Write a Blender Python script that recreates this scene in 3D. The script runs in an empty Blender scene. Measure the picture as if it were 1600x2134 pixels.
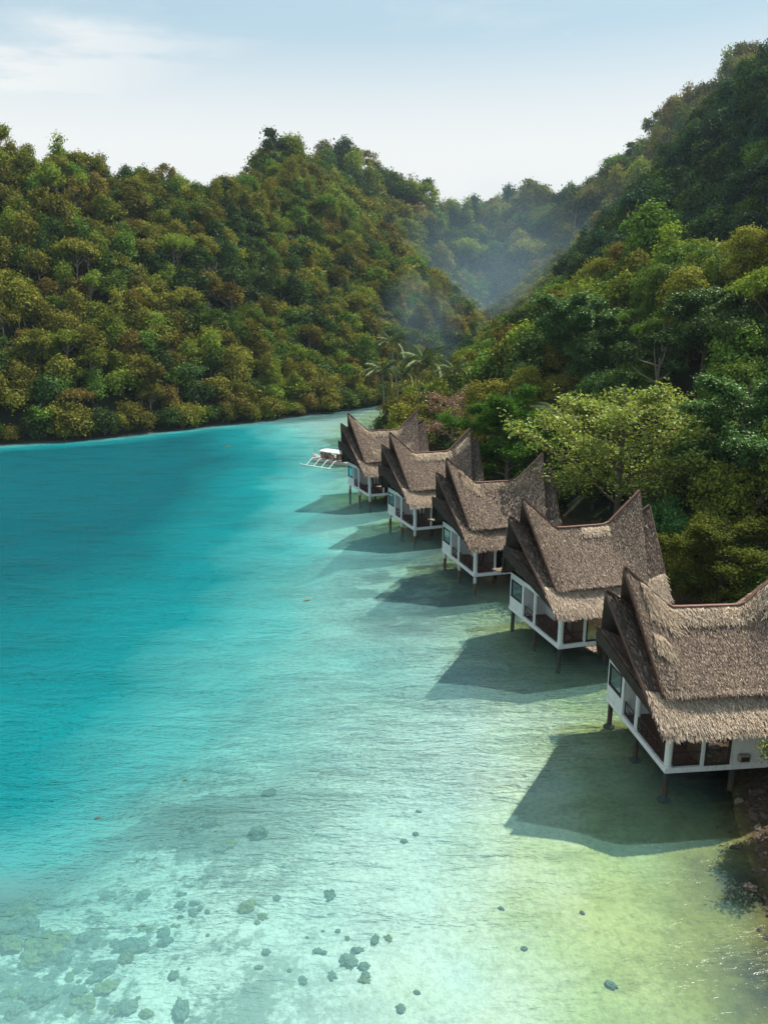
import bpy, math, random
import numpy as np
from mathutils import Vector, Matrix

R = math.radians
PI = math.pi
scene = bpy.context.scene

# ------------------------------------------------------------------ camera
HC, FPX, PITCH = 25.0, 1638.0, R(14.379)
cam_d = bpy.data.cameras.new("camera")
cam = bpy.data.objects.new("camera", cam_d)
scene.collection.objects.link(cam)
cam.location = (0, 0, HC)
cam.rotation_euler = (PI / 2 - PITCH, 0, 0)
cam_d.sensor_fit = 'HORIZONTAL'
cam_d.sensor_width = 36.0
cam_d.lens = 36.0 * FPX / 1600.0
cam_d.clip_start = 0.5
cam_d.clip_end = 6000
scene.camera = cam

# ------------------------------------------------------------------ sky and sun
SUN_EL, SUN_AZ = R(53), R(43)            # azimuth measured from +X towards +Y
SDIR = Vector((math.cos(SUN_EL) * math.cos(SUN_AZ), math.cos(SUN_EL) * math.sin(SUN_AZ), math.sin(SUN_EL)))
world = bpy.data.worlds.new("World")
scene.world = world
world.use_nodes = True
wn, wl = world.node_tree.nodes, world.node_tree.links
wn.clear()
sky = wn.new('ShaderNodeTexSky')
sky.sky_type = 'NISHITA'
sky.sun_disc = False
sky.sun_elevation = SUN_EL
sky.sun_rotation = PI / 2 - SUN_AZ
sky.air_density = 1.0
sky.dust_density = 2.0
sky.ozone_density = 1.5
tc = wn.new('ShaderNodeTexCoord')
sep = wn.new('ShaderNodeSeparateXYZ')
wl.new(tc.outputs['Generated'], sep.inputs[0])
# cloud layer: the view direction is cast on a flat layer high above
zc = wn.new('ShaderNodeMath'); zc.operation = 'MAXIMUM'; zc.inputs[1].default_value = 0.02
wl.new(sep.outputs['Z'], zc.inputs[0])
za = wn.new('ShaderNodeMath'); za.operation = 'ADD'; za.inputs[1].default_value = 0.12
wl.new(zc.outputs[0], za.inputs[0])
dv = wn.new('ShaderNodeVectorMath'); dv.operation = 'DIVIDE'
wl.new(tc.outputs['Generated'], dv.inputs[0])
cmb = wn.new('ShaderNodeCombineXYZ'); cmb.inputs[2].default_value = 1.0
wl.new(za.outputs[0], cmb.inputs[0]); wl.new(za.outputs[0], cmb.inputs[1])
wl.new(cmb.outputs[0], dv.inputs[1])


def wnoise(scale, detail, rough, sx, sy, off, dist=0.0):
    mp = wn.new('ShaderNodeMapping')
    mp.inputs['Scale'].default_value = (sx, sy, 0.0)
    mp.inputs['Location'].default_value = off
    mp.inputs['Rotation'].default_value = (0, 0, R(-20))
    wl.new(dv.outputs[0], mp.inputs[0])
    n = wn.new('ShaderNodeTexNoise')
    n.inputs['Scale'].default_value = scale
    n.inputs['Detail'].default_value = detail
    n.inputs['Roughness'].default_value = rough
    n.inputs['Distortion'].default_value = dist
    wl.new(mp.outputs[0], n.inputs['Vector'])
    return n.outputs['Fac']


def wramp(src, a, b, lo=0.0, hi=1.0):
    m = wn.new('ShaderNodeMapRange'); m.interpolation_type = 'SMOOTHSTEP'
    m.inputs['From Min'].default_value = a; m.inputs['From Max'].default_value = b
    m.inputs['To Min'].default_value = lo; m.inputs['To Max'].default_value = hi
    wl.new(src, m.inputs['Value'])
    return m.outputs['Result']


def wmath(op, a, b):
    m = wn.new('ShaderNodeMath'); m.operation = op; m.use_clamp = True
    for i, v in enumerate((a, b)):
        if isinstance(v, (int, float)): m.inputs[i].default_value = v
        else: wl.new(v, m.inputs[i])
    return m.outputs[0]


streak = wramp(wnoise(0.8, 7, 0.62, 0.9, 1.6, (3.1, 1.7, 0), 0.5), 0.42, 0.66, 0.0, 0.9)
wide = wramp(wnoise(0.28, 4, 0.5, 1.0, 1.2, (7.3, 2.2, 0), 0.2), 0.42, 0.62, 0.0, 0.6)
# thicker haze low over the horizon, and to the left (towards -X) more cloud
low = wramp(sep.outputs['Z'], 0.36, 0.17, 0.0, 1.0)
left = wramp(sep.outputs['X'], 0.10, -0.42, 0.0, 1.0)
cf = wmath('MAXIMUM', low, wmath('MULTIPLY', left, wmath('ADD', streak, 0.34)))
cf = wmath('MAXIMUM', cf, wmath('MULTIPLY', streak, 0.42))
cf = wmath('MAXIMUM', cf, wmath('MULTIPLY', wide, 0.45))
# small puffs of cumulus, each a soft patch of sky round a direction
cn3 = wn.new('ShaderNodeTexNoise'); cn3.inputs['Scale'].default_value = 26.0; cn3.inputs['Detail'].default_value = 6.0; cn3.inputs['Roughness'].default_value = 0.6
wl.new(tc.outputs['Generated'], cn3.inputs['Vector'])
for cpx, cpy, crx, cry, cs in ((1105, 136, 75, 20, .5), (200, 262, 120, 38, .9), (1190, 69, 30, 8, .4), (120, 235, 70, 24, .8)):
    a_ = (cpx - 800) / FPX; b_ = (1067 - cpy) / FPX
    dd_ = Vector((a_, math.cos(PITCH) + b_ * math.sin(PITCH), -math.sin(PITCH) + b_ * math.cos(PITCH))).normalized()
    mp_ = wn.new('ShaderNodeMapping'); mp_.vector_type = 'POINT'
    sx_, sz_ = FPX / crx, FPX / cry
    mp_.inputs['Location'].default_value = (-dd_.x * sx_, 0, -dd_.z * sz_); mp_.inputs['Scale'].default_value = (sx_, 0, sz_)
    wl.new(tc.outputs['Generated'], mp_.inputs[0])
    ln_ = wn.new('ShaderNodeVectorMath'); ln_.operation = 'LENGTH'; wl.new(mp_.outputs[0], ln_.inputs[0])
    ad_ = wn.new('ShaderNodeMath'); ad_.operation = 'MULTIPLY_ADD'; ad_.inputs[1].default_value = -5.0
    wl.new(cn3.outputs['Fac'], ad_.inputs[0]); wl.new(ln_.outputs['Value'], ad_.inputs[2])
    cf = wmath('MAXIMUM', cf, wramp(ad_.outputs[0], -1.2, -2.8, 0.0, cs))
skm = wn.new('ShaderNodeMix'); skm.data_type = 'RGBA'
skm.inputs['B'].default_value = (8.3, 8.4, 8.3, 1)
wl.new(cf, skm.inputs['Factor'])
tint = wn.new('ShaderNodeMix'); tint.data_type = 'RGBA'; tint.inputs['Factor'].default_value = 0.8
tint.inputs['B'].default_value = (2.9, 5.3, 6.7, 1)
wl.new(sky.outputs[0], tint.inputs['A'])
wl.new(tint.outputs['Result'], skm.inputs['A'])
bg = wn.new('ShaderNodeBackground')
bg.inputs['Strength'].default_value = 0.078
wl.new(skm.outputs['Result'], bg.inputs['Color'])
wo = wn.new('ShaderNodeOutputWorld')
wl.new(bg.outputs[0], wo.inputs['Surface'])

sun_d = bpy.data.lights.new("sun", 'SUN')
sun_d.energy = 5.0
sun_d.angle = R(0.55)
sun_d.color = (1.0, 0.93, 0.82)
sun = bpy.data.objects.new("sun", sun_d)
scene.collection.objects.link(sun)
sun.rotation_euler = SDIR.to_track_quat('Z', 'Y').to_euler()
sun.location = SDIR * 300

scene.view_settings.view_transform = 'Standard'
scene.view_settings.look = 'None'
scene.view_settings.exposure = 0.5
scene.view_settings.gamma = 1.0
scene.render.engine = 'CYCLES'
cy = scene.cycles
cy.max_bounces = 6
cy.diffuse_bounces = 1
cy.glossy_bounces = 2
cy.transmission_bounces = 3
cy.transparent_max_bounces = 8
cy.volume_bounces = 0
cy.caustics_reflective = False
cy.caustics_refractive = False
cy.use_denoising = True
cy.sample_clamp_direct = 2.5
cy.sample_clamp_indirect = 2.5

WATER_Z = -0.15


# ------------------------------------------------------------------ helpers
def fast_mesh(name, verts, quads=None, tris=None):
    me = bpy.data.meshes.new(name)
    verts = np.asarray(verts, np.float32)
    q = np.zeros((0, 4), np.int32) if quads is None else np.asarray(quads, np.int32)
    t = np.zeros((0, 3), np.int32) if tris is None else np.asarray(tris, np.int32)
    me.vertices.add(len(verts)); me.vertices.foreach_set('co', verts.ravel())
    nl = q.size + t.size
    me.loops.add(nl); me.loops.foreach_set('vertex_index', np.concatenate([q.ravel(), t.ravel()]).astype(np.int32))
    me.polygons.add(len(q) + len(t))
    st = np.concatenate([np.arange(len(q)) * 4, len(q) * 4 + np.arange(len(t)) * 3]).astype(np.int32)
    me.polygons.foreach_set('loop_start', st)
    me.update(calc_edges=True)
    return me


def add_attr(me, name, data, dom='POINT', typ='FLOAT'):
    a = me.attributes.new(name, typ, dom)
    a.data.foreach_set('value' if typ in ('FLOAT', 'INT') else 'vector', np.asarray(data, np.float32 if typ != 'INT' else np.int32).ravel())


def link(o, parent=None):
    scene.collection.objects.link(o)
    if parent is not None:
        o.parent = parent
    return o


def tag(o, label=None, cat=None, group=None, kind=None):
    if label: o['label'] = label
    if cat: o['category'] = cat
    if group: o['group'] = group
    if kind: o['kind'] = kind
    return o


def empty(name, loc=(0, 0, 0), rz=0.0, sc=1.0):
    o = bpy.data.objects.new(name, None)
    o.empty_display_size = 0.5
    o.location = loc; o.rotation_euler = (0, 0, rz); o.scale = (sc, sc, sc)
    scene.collection.objects.link(o)
    return o


class MB:
    """collects simple solids and links them as one mesh object"""
    def __init__(s): s.v = []; s.f = []; s.mi = []; s.cur = 0

    def add(s, v, f):
        b = len(s.v); s.v += [tuple(p) for p in v]; s.f += [tuple(b + i for i in q) for q in f]; s.mi += [s.cur] * len(f); return s

    def box(s, a, b):
        x0, y0, z0 = a; x1, y1, z1 = b
        v = [(x0, y0, z0), (x1, y0, z0), (x1, y1, z0), (x0, y1, z0), (x0, y0, z1), (x1, y0, z1), (x1, y1, z1), (x0, y1, z1)]
        return s.add(v, [(0, 3, 2, 1), (4, 5, 6, 7), (0, 1, 5, 4), (1, 2, 6, 5), (2, 3, 7, 6), (3, 0, 4, 7)])

    def bar(s, p, q, w, h, up=(0, 0, 1)):
        p = Vector(p); q = Vector(q); d = (q - p).normalized(); up = Vector(up)
        sd = d.cross(up).normalized(); up = sd.cross(d).normalized()
        c = [sd * w / 2 + up * h / 2, sd * -w / 2 + up * h / 2, sd * -w / 2 - up * h / 2, sd * w / 2 - up * h / 2]
        return s.add([p + k for k in c] + [q + k for k in c], [(0, 1, 2, 3), (7, 6, 5, 4), (0, 4, 5, 1), (1, 5, 6, 2), (2, 6, 7, 3), (3, 7, 4, 0)])

    def tube(s, pts, rad, n=8, cap=True):
        pts = [Vector(p) for p in pts]
        if not hasattr(rad, '__len__'): rad = [rad] * len(pts)
        rings = []
        for i, p in enumerate(pts):
            d = (pts[min(i + 1, len(pts) - 1)] - pts[max(i - 1, 0)]).normalized()
            a = d.cross(Vector((0.13, 0.98, 0.1)) if abs(d.y) < 0.9 else Vector((1, 0, 0))).normalized(); b = d.cross(a)
            rings.append([p + (a * math.cos(2 * PI * k / n) + b * math.sin(2 * PI * k / n)) * rad[i] for k in range(n)])
        v = [q for r in rings for q in r]; f = []
        for i in range(len(pts) - 1):
            for k in range(n):
                f.append((i * n + k, i * n + (k + 1) % n, (i + 1) * n + (k + 1) % n, (i + 1) * n + k))
        if cap: f += [tuple(range(n))[::-1], tuple((len(pts) - 1) * n + k for k in range(n))]
        return s.add(v, f)

    def prism(s, poly, d):
        """poly: list of 3-D points, extruded by vector d"""
        n = len(poly); d = Vector(d); a = [Vector(p) for p in poly]
        f = [tuple(range(n))[::-1], tuple(n + k for k in range(n))] + [(k, (k + 1) % n, n + (k + 1) % n, n + k) for k in range(n)]
        return s.add(a + [p + d for p in a], f)

    def build(s, name, mat, parent=None, smooth=False, bevel=0):
        me = bpy.data.meshes.new(name); me.from_pydata([tuple(p) for p in s.v], [], s.f)
        for m in (mat if isinstance(mat, (list, tuple)) else [mat]): me.materials.append(m)
        if isinstance(mat, (list, tuple)): me.polygons.foreach_set('material_index', s.mi)
        if smooth: me.polygons.foreach_set('use_smooth', [True] * len(me.polygons))
        me.update()
        o = bpy.data.objects.new(name, me); link(o, parent)
        if bevel:
            b = o.modifiers.new('bevel', 'BEVEL'); b.width = bevel; b.segments = 2; b.limit_method = 'ANGLE'
        return o


# ------------------------------------------------------------------ materials
def new_mat(name):
    m = bpy.data.materials.new(name); m.use_nodes = True
    nt = m.node_tree; nt.nodes.clear()
    out = nt.nodes.new('ShaderNodeOutputMaterial')
    return m, nt, nt.nodes, nt.links, out


def N(nt, typ, **kw):
    n = nt.nodes.new(typ)
    for k, v in kw.items():
        if k in n.inputs.keys(): n.inputs[k].default_value = v
        else: setattr(n, k, v)
    return n


def noise(nt, vec, scale, detail=4, rough=0.55, dist=0.0):
    n = N(nt, 'ShaderNodeTexNoise', Scale=scale, Detail=detail, Roughness=rough, Distortion=dist)
    if vec is not None: nt.links.new(vec, n.inputs['Vector'])
    return n.outputs['Fac']


def ramp(nt, src, stops):
    r = nt.nodes.new('ShaderNodeValToRGB'); e = r.color_ramp.elements
    while len(e) < len(stops): e.new(0.5)
    for i, (p, c) in enumerate(stops): e[i].position = p; e[i].color = (*c, 1) if len(c) == 3 else c
    nt.links.new(src, r.inputs[0]); return r.outputs[0]


def mapr(nt, src, a, b, lo=0.0, hi=1.0, smooth=True):
    m = nt.nodes.new('ShaderNodeMapRange')
    if smooth: m.interpolation_type = 'SMOOTHSTEP'
    m.inputs['From Min'].default_value = a; m.inputs['From Max'].default_value = b
    m.inputs['To Min'].default_value = lo; m.inputs['To Max'].default_value = hi
    nt.links.new(src, m.inputs['Value']); return m.outputs['Result']


def mixc(nt, f, a, b, mode='MIX'):
    m = nt.nodes.new('ShaderNodeMix'); m.data_type = 'RGBA'; m.blend_type = mode
    for sock, v in (('Factor', f), ('A', a), ('B', b)):
        if isinstance(v, (int, float)): m.inputs[sock].default_value = v
        elif isinstance(v, tuple): m.inputs[sock].default_value = (*v, 1) if len(v) == 3 else v
        else: nt.links.new(v, m.inputs[sock])
    return m.outputs['Result']


def mth(nt, op, a, b=0.0, clamp=False):
    m = nt.nodes.new('ShaderNodeMath'); m.operation = op; m.use_clamp = clamp
    for i, v in enumerate((a, b)):
        if isinstance(v, (int, float)): m.inputs[i].default_value = v
        else: nt.links.new(v, m.inputs[i])
    return m.outputs[0]


def mapping(nt, vec, scale=(1, 1, 1), rot=(0, 0, 0), loc=(0, 0, 0)):
    m = nt.nodes.new('ShaderNodeMapping')
    m.inputs['Scale'].default_value = scale; m.inputs['Rotation'].default_value = rot; m.inputs['Location'].default_value = loc
    nt.links.new(vec, m.inputs[0]); return m.outputs[0]


def simple(name, col, rough=0.7, var=0.25, scale=3.0, bump=0.2, bscale=12.0, spec=0.3, stretch=(1, 1, 1)):
    m, nt, nd, ln, out = new_mat(name)
    tcn = nd.new('ShaderNodeTexCoord'); v = mapping(nt, tcn.outputs['Object'], stretch)
    n = noise(nt, v, scale, 5, 0.6)
    dark = tuple(c * (1 - var) for c in col); lite = tuple(min(1, c * (1 + var)) for c in col)
    c = ramp(nt, n, [(0.3, dark), (0.7, lite)])
    p = N(nt, 'ShaderNodeBsdfPrincipled', Roughness=rough)
    p.inputs['Specular IOR Level'].default_value = spec
    ln.new(c, p.inputs['Base Color'])
    if bump:
        b = N(nt, 'ShaderNodeBump', Strength=bump, Distance=0.05)
        ln.new(noise(nt, v, bscale, 5, 0.6), b.inputs['Height']); ln.new(b.outputs[0], p.inputs['Normal'])
    ln.new(p.outputs[0], out.inputs[0])
    return m


def weathered_white(name, col=(0.66, 0.70, 0.70)):
    m, nt, nd, ln, out = new_mat(name)
    g = nd.new('ShaderNodeTexCoord'); sp = nd.new('ShaderNodeSeparateXYZ'); ln.new(g.outputs['Object'], sp.inputs[0])
    stain = noise(nt, mapping(nt, g.outputs['Object'], (3, 3, 0.6)), 1.6, 6, 0.7)
    c = ramp(nt, stain, [(0.30, (col[0] * .72, col[1] * .70, col[2] * .62)), (0.48, col), (0.9, tuple(min(.85, x * 1.08) for x in col))])
    rust = mapr(nt, noise(nt, g.outputs['Object'], 5.5, 4, 0.7), 0.62, 0.72, 0, 0.55)
    c = mixc(nt, rust, c, (0.42, 0.36, 0.24))
    p = N(nt, 'ShaderNodeBsdfPrincipled', Roughness=0.65)
    ln.new(c, p.inputs['Base Color'])
    b = N(nt, 'ShaderNodeBump', Strength=0.15, Distance=0.02)
    ln.new(noise(nt, g.outputs['Object'], 20, 4), b.inputs['Height']); ln.new(b.outputs[0], p.inputs['Normal'])
    ln.new(p.outputs[0], out.inputs[0]); return m


def post_mat(name, top, low, split):
    """painted post whose foot (below local z = split) is worn and stained by the tide"""
    m, nt, nd, ln, out = new_mat(name)
    g = nd.new('ShaderNodeTexCoord'); sp = nd.new('ShaderNodeSeparateXYZ'); ln.new(g.outputs['Object'], sp.inputs[0])
    nz = noise(nt, g.outputs['Object'], 4, 5, 0.7)
    zz = mth(nt, 'ADD', sp.outputs['Z'], mth(nt, 'MULTIPLY', mth(nt, 'SUBTRACT', nz, 0.5), 0.6))
    f = mapr(nt, zz, split - 0.05, split + 0.05)
    lowc = ramp(nt, nz, [(0.3, tuple(c * .5 for c in low)), (0.7, low)])
    topc = ramp(nt, nz, [(0.3, tuple(c * .75 for c in top)), (0.6, top)])
    p = N(nt, 'ShaderNodeBsdfPrincipled', Roughness=0.75)
    ln.new(mixc(nt, f, lowc, topc), p.inputs['Base Color']); ln.new(p.outputs[0], out.inputs[0]); return m


def thatch_base(name, col):
    m, nt, nd, ln, out = new_mat(name)
    g = nd.new('ShaderNodeTexCoord')
    v = mapping(nt, g.outputs['Object'], (9, 2.2, 2.2))
    n1 = noise(nt, v, 3.0, 7, 0.75); n2 = noise(nt, g.outputs['Object'], 0.9, 4, 0.6)
    c = ramp(nt, n1, [(0.32, tuple(x * .45 for x in col)), (0.55, col), (0.8, tuple(x * 1.5 for x in col))])
    c = mixc(nt, mapr(nt, n2, 0.35, 0.7, 0, 0.5), c, tuple(x * .6 for x in col))
    p = N(nt, 'ShaderNodeBsdfPrincipled', Roughness=0.9)
    p.inputs['Specular IOR Level'].default_value = 0.15
    ln.new(c, p.inputs['Base Color'])
    b = N(nt, 'ShaderNodeBump', Strength=0.8, Distance=0.06); ln.new(n1, b.inputs['Height']); ln.new(b.outputs[0], p.inputs['Normal'])
    ln.new(p.outputs[0], out.inputs[0]); return m


def blade_mat(name):
    """single straws and palm leaf strips; colour is a mesh attribute of each strip"""
    m, nt, nd, ln, out = new_mat(name)
    a = N(nt, 'ShaderNodeAttribute', attribute_name='tone')
    w = N(nt, 'ShaderNodeAttribute', attribute_name='wear')
    c = ramp(nt, a.outputs['Fac'], [(0.0, (0.040, 0.027, 0.022)), (0.35, (0.160, 0.110, 0.083)), (0.7, (0.365, 0.258, 0.185)), (1.0, (0.68, 0.53, 0.39))])
    c = mixc(nt, w.outputs['Fac'], c, mixc(nt, a.outputs['Fac'], (0.16, 0.10, 0.06), (0.66, 0.52, 0.36)))
    g = nd.new('ShaderNodeTexCoord')
    st = mapr(nt, noise(nt, g.outputs['Object'], 0.55, 5, 0.65), 0.38, 0.66, 0.0, 0.42)
    c = mixc(nt, st, c, mixc(nt, 0.55, c, (0.07, 0.055, 0.055)))
    d = N(nt, 'ShaderNodeBsdfPrincipled', Roughness=0.75)
    d.inputs['Specular IOR Level'].default_value = 0.25
    ln.new(c, d.inputs['Base Color']); ln.new(d.outputs[0], out.inputs[0]); return m


def leaf_mat(name, dark, lite, trans=0.3, gloss=0.0, accent=None, af=0.0):
    m, nt, nd, ln, out = new_mat(name)
    oi = nd.new('ShaderNodeObjectInfo'); a = N(nt, 'ShaderNodeAttribute', attribute_name='tone')
    t = mth(nt, 'ADD', mth(nt, 'MULTIPLY', a.outputs['Fac'], 0.75), mth(nt, 'MULTIPLY', oi.outputs['Random'], 0.25))
    c = ramp(nt, t, [(0.1, dark), (0.9, lite)])
    if accent is not None:
        c = mixc(nt, mapr(nt, a.outputs['Fac'], 1 - af, 1 - af + 0.03), c, accent)
    hs = N(nt, 'ShaderNodeHueSaturation'); ln.new(c, hs.inputs['Color'])
    ln.new(mth(nt, 'ADD', 0.485, mth(nt, 'MULTIPLY', oi.outputs['Random'], 0.03)), hs.inputs['Hue'])
    ln.new(mth(nt, 'ADD', 0.8, mth(nt, 'MULTIPLY', oi.outputs['Random'], 0.45)), hs.inputs['Value'])
    d = N(nt, 'ShaderNodeBsdfDiffuse'); tr = N(nt, 'ShaderNodeBsdfTranslucent')
    ln.new(hs.outputs[0], d.inputs[0])
    trc = mixc(nt, 1.0, hs.outputs[0], (1.0, 1.0, 0.45), 'MULTIPLY'); ln.new(trc, tr.inputs[0])
    mx = N(nt, 'ShaderNodeMixShader'); mx.inputs[0].default_value = trans
    ln.new(d.outputs[0], mx.inputs[1]); ln.new(tr.outputs[0], mx.inputs[2])
    last = mx
    if gloss:
        gl = N(nt, 'ShaderNodeBsdfGlossy', Roughness=0.5); gl.inputs[0].default_value = (0.75, 0.85, 0.6, 1)
        m2 = N(nt, 'ShaderNodeMixShader'); m2.inputs[0].default_value = gloss * .35
        ln.new(mx.outputs[0], m2.inputs[1]); ln.new(gl.outputs[0], m2.inputs[2]); last = m2
    ln.new(last.outputs[0], out.inputs[0]); return m


M_bark = simple('bark', (0.13, 0.105, 0.08), 0.9, 0.4, 2.0, 0.6, 6, stretch=(4, 4, 1))
M_barkpale = simple('pale_bark', (0.27, 0.235, 0.19), 0.9, 0.35, 2.0, 0.5, 6, stretch=(4, 4, 1))
M_white = weathered_white('white_render')
M_beam = weathered_white('white_beam', (0.72, 0.75, 0.75))
M_floor = simple('red_oxide_floor', (0.10, 0.045, 0.03), 0.45, 0.3, 2.0, 0.1)
M_board = simple('red_brown_board', (0.095, 0.046, 0.034), 0.6, 0.35, 2.5, 0.3, 8, stretch=(1, 6, 1))
M_timber = simple('brown_timber', (0.085, 0.05, 0.032), 0.7, 0.4, 3.0, 0.3, 8, stretch=(1, 5, .5))
M_ridge = simple('ridge_board_red', (0.20, 0.10, 0.072), 0.55, 0.3, 2.5, 0.3, 8)
M_dark = simple('dark_wood', (0.035, 0.023, 0.018), 0.7, 0.35, 3.0, 0.3)
M_under = simple('roof_underside', (0.05, 0.036, 0.028), 0.9, 0.4, 3.0, 0.4)
M_bamboo = simple('woven_bamboo', (0.55, 0.40, 0.12), 0.7, 0.35, 5.0, 0.4, 14, stretch=(1, 8, 0.7))
M_weave = simple('weathered_weave', (0.26, 0.21, 0.06), 0.8, 0.4, 4.0, 0.4, 14, stretch=(1, 6, 0.8))
M_curtain = simple('curtain_cloth', (0.62, 0.46, 0.25), 0.85, 0.3, 2.0, 0.2, stretch=(8, 8, 0.3))
M_paneblind = simple('pale_blind', (0.62, 0.68, 0.68), 0.5, 0.12, 1.5, 0.0)
M_metal = simple('grey_metal', (0.30, 0.26, 0.22), 0.5, 0.3, 6.0, 0.2)
M_stiltdark = post_mat('dark_stilt', (0.045, 0.042, 0.04), (0.10, 0.065, 0.045), -0.9)
M_stiltwhite = post_mat('white_stilt', (0.62, 0.66, 0.66), (0.22, 0.10, 0.05), -0.75)
M_thatch = thatch_base('thatch_bed', (0.11, 0.082, 0.068))
M_blade = blade_mat('thatch_strips')
M_boatwhite = simple('white_boat_paint', (0.80, 0.78, 0.74), 0.4, 0.08, 2.0, 0.05)
M_boatorange = simple('orange_boat_panel', (0.45, 0.15, 0.06), 0.5, 0.15, 2.0, 0.05)
M_boatblue = simple('dark_blue_paint', (0.03, 0.08, 0.14), 0.4, 0.15, 2.0, 0.05)


def glass_mat():
    m, nt, nd, ln, out = new_mat('window_glass')
    p = N(nt, 'ShaderNodeBsdfTransparent'); p.inputs[0].default_value = (0.62, 0.72, 0.72, 1)
    g = N(nt, 'ShaderNodeBsdfGlossy', Roughness=0.03)
    f = N(nt, 'ShaderNodeFresnel', IOR=1.6); mx = N(nt, 'ShaderNodeMixShader')
    ln.new(mth(nt, 'ADD', f.outputs[0], 0.06, True), mx.inputs[0]); ln.new(p.outputs[0], mx.inputs[1]); ln.new(g.outputs[0], mx.inputs[2])
    ln.new(mx.outputs[0], out.inputs[0]); return m


M_glass = glass_mat()


# ------------------------------------------------------------------ land form
def vnoise(x, y, seed=0):
    """smooth value noise on numpy arrays, range 0..1"""
    xi = np.floor(x).astype(np.int64); yi = np.floor(y).astype(np.int64)
    fx = x - xi; fy = y - yi; fx = fx * fx * (3 - 2 * fx); fy = fy * fy * (3 - 2 * fy)

    def h(a, b):
        n = (a * 374761393 + b * 668265263 + seed * 144665) & 0x7fffffff
        n = ((n ^ (n >> 13)) * 1274126177) & 0x7fffffff
        return ((n ^ (n >> 16)) & 0xffff) / 65535.0
    return (h(xi, yi) * (1 - fx) + h(xi + 1, yi) * fx) * (1 - fy) + (h(xi, yi + 1) * (1 - fx) + h(xi + 1, yi + 1) * fx) * fy


def fbm(x, y, oct=4, seed=0):
    s = 0; a = 0.5; t = 0
    for i in range(oct):
        s = s + a * vnoise(x * 2 ** i, y * 2 ** i, seed + i); t += a; a *= 0.5
    return s / t


SH_R = np.array([(10, -80), (13, 0), (14.6, 18), (16.2, 25), (17.2, 30), (18.1, 34.5), (19.4, 38), (20.6, 43), (20.0, 50), (19, 56), (17.6, 62), (15.5, 70), (13, 78),
                 (10.2, 86), (8.2, 95), (5.0, 103), (2.6, 112), (0.6, 125), (-1.0, 140), (-1.5, 155), (-1.0, 170), (1.5, 185), (5, 200), (14, 222), (28, 241), (40, 256)], float)
SH_L = np.array([(-420, 40), (-150, 128), (-74, 150.5), (-58, 158), (-42, 173), (-23, 191), (-2.6, 214), (14, 238), (29, 252), (40, 258)], float)
VAL = np.array([(40, 257), (46, 330), (53, 420), (66, 520), (85, 640), (110, 800)], float)
FOOT = np.array([(260, 60), (120, 100), (84, 124), (64, 150), (52, 178), (45, 215), (47, 280), (52, 350), (62, 440), (72, 560), (95, 800)], float)
WPOLY = np.vstack([SH_R, SH_L[::-1], [(-420, -300), (10, -300)]])
DROP = np.array([(-70, 20), (-36, 25), (-24, 30), (-18.5, 34), (-17, 39.5), (-17, 46), (-17.5, 55), (-18, 66), (-19, 82), (-19, 100), (-21, 122), (-24, 138), (-29, 155), (-36, 172), (-60, 190), (-90, 240)], float)


def pdist(x, y, poly):
    d = np.full(x.shape, 1e9)
    for (ax, ay), (bx, by) in zip(poly[:-1], poly[1:]):
        vx, vy = bx - ax, by - ay
        t = np.clip(((x - ax) * vx + (y - ay) * vy) / (vx * vx + vy * vy), 0, 1)
        d = np.minimum(d, np.hypot(x - ax - t * vx, y - ay - t * vy))
    return d


def inside(x, y, poly):
    r = np.zeros(x.shape, bool); n = len(poly)
    for i in range(n):
        ax, ay = poly[i]; bx, by = poly[(i + 1) % n]
        c = (ay > y) != (by > y)
        with np.errstate(divide='ignore', invalid='ignore'):
            r ^= c & (x < (bx - ax) * (y - ay) / (by - ay + 1e-12) + ax)
    return r


SKY_L = [(-400, 240), (0, 268), (50, 270), (100, 288), (200, 306), (260, 336), (330, 348), (400, 362), (460, 366), (500, 352), (560, 336), (620, 314), (680, 322), (720, 334),
         (760, 352), (800, 372), (840, 396), (870, 418), (910, 436), (960, 458), (1010, 438), (1060, 428), (1110, 420), (1160, 418), (1195, 415), (1205, 402),
         (1230, 378), (1280, 336), (1330, 296), (1370, 248), (1420, 210), (1470, 158), (1510, 112), (1560, 78), (1600, 42), (1700, 0), (2200, -200)]
SKY_1 = [(1000, 608), (1020, 585), (1050, 550), (1090, 520), (1150, 480), (1190, 448), (1230, 424), (1280, 430), (1330, 436), (1380, 460), (1430, 474), (1480, 482), (1540, 484), (1600, 465), (1800, 420), (2200, 380)]


def ratio(py):
    Y = (1067.0 - py) / FPX
    return (-math.sin(PITCH) + Y * math.cos(PITCH)) / (math.cos(PITCH) + Y * math.sin(PITCH))


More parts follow.
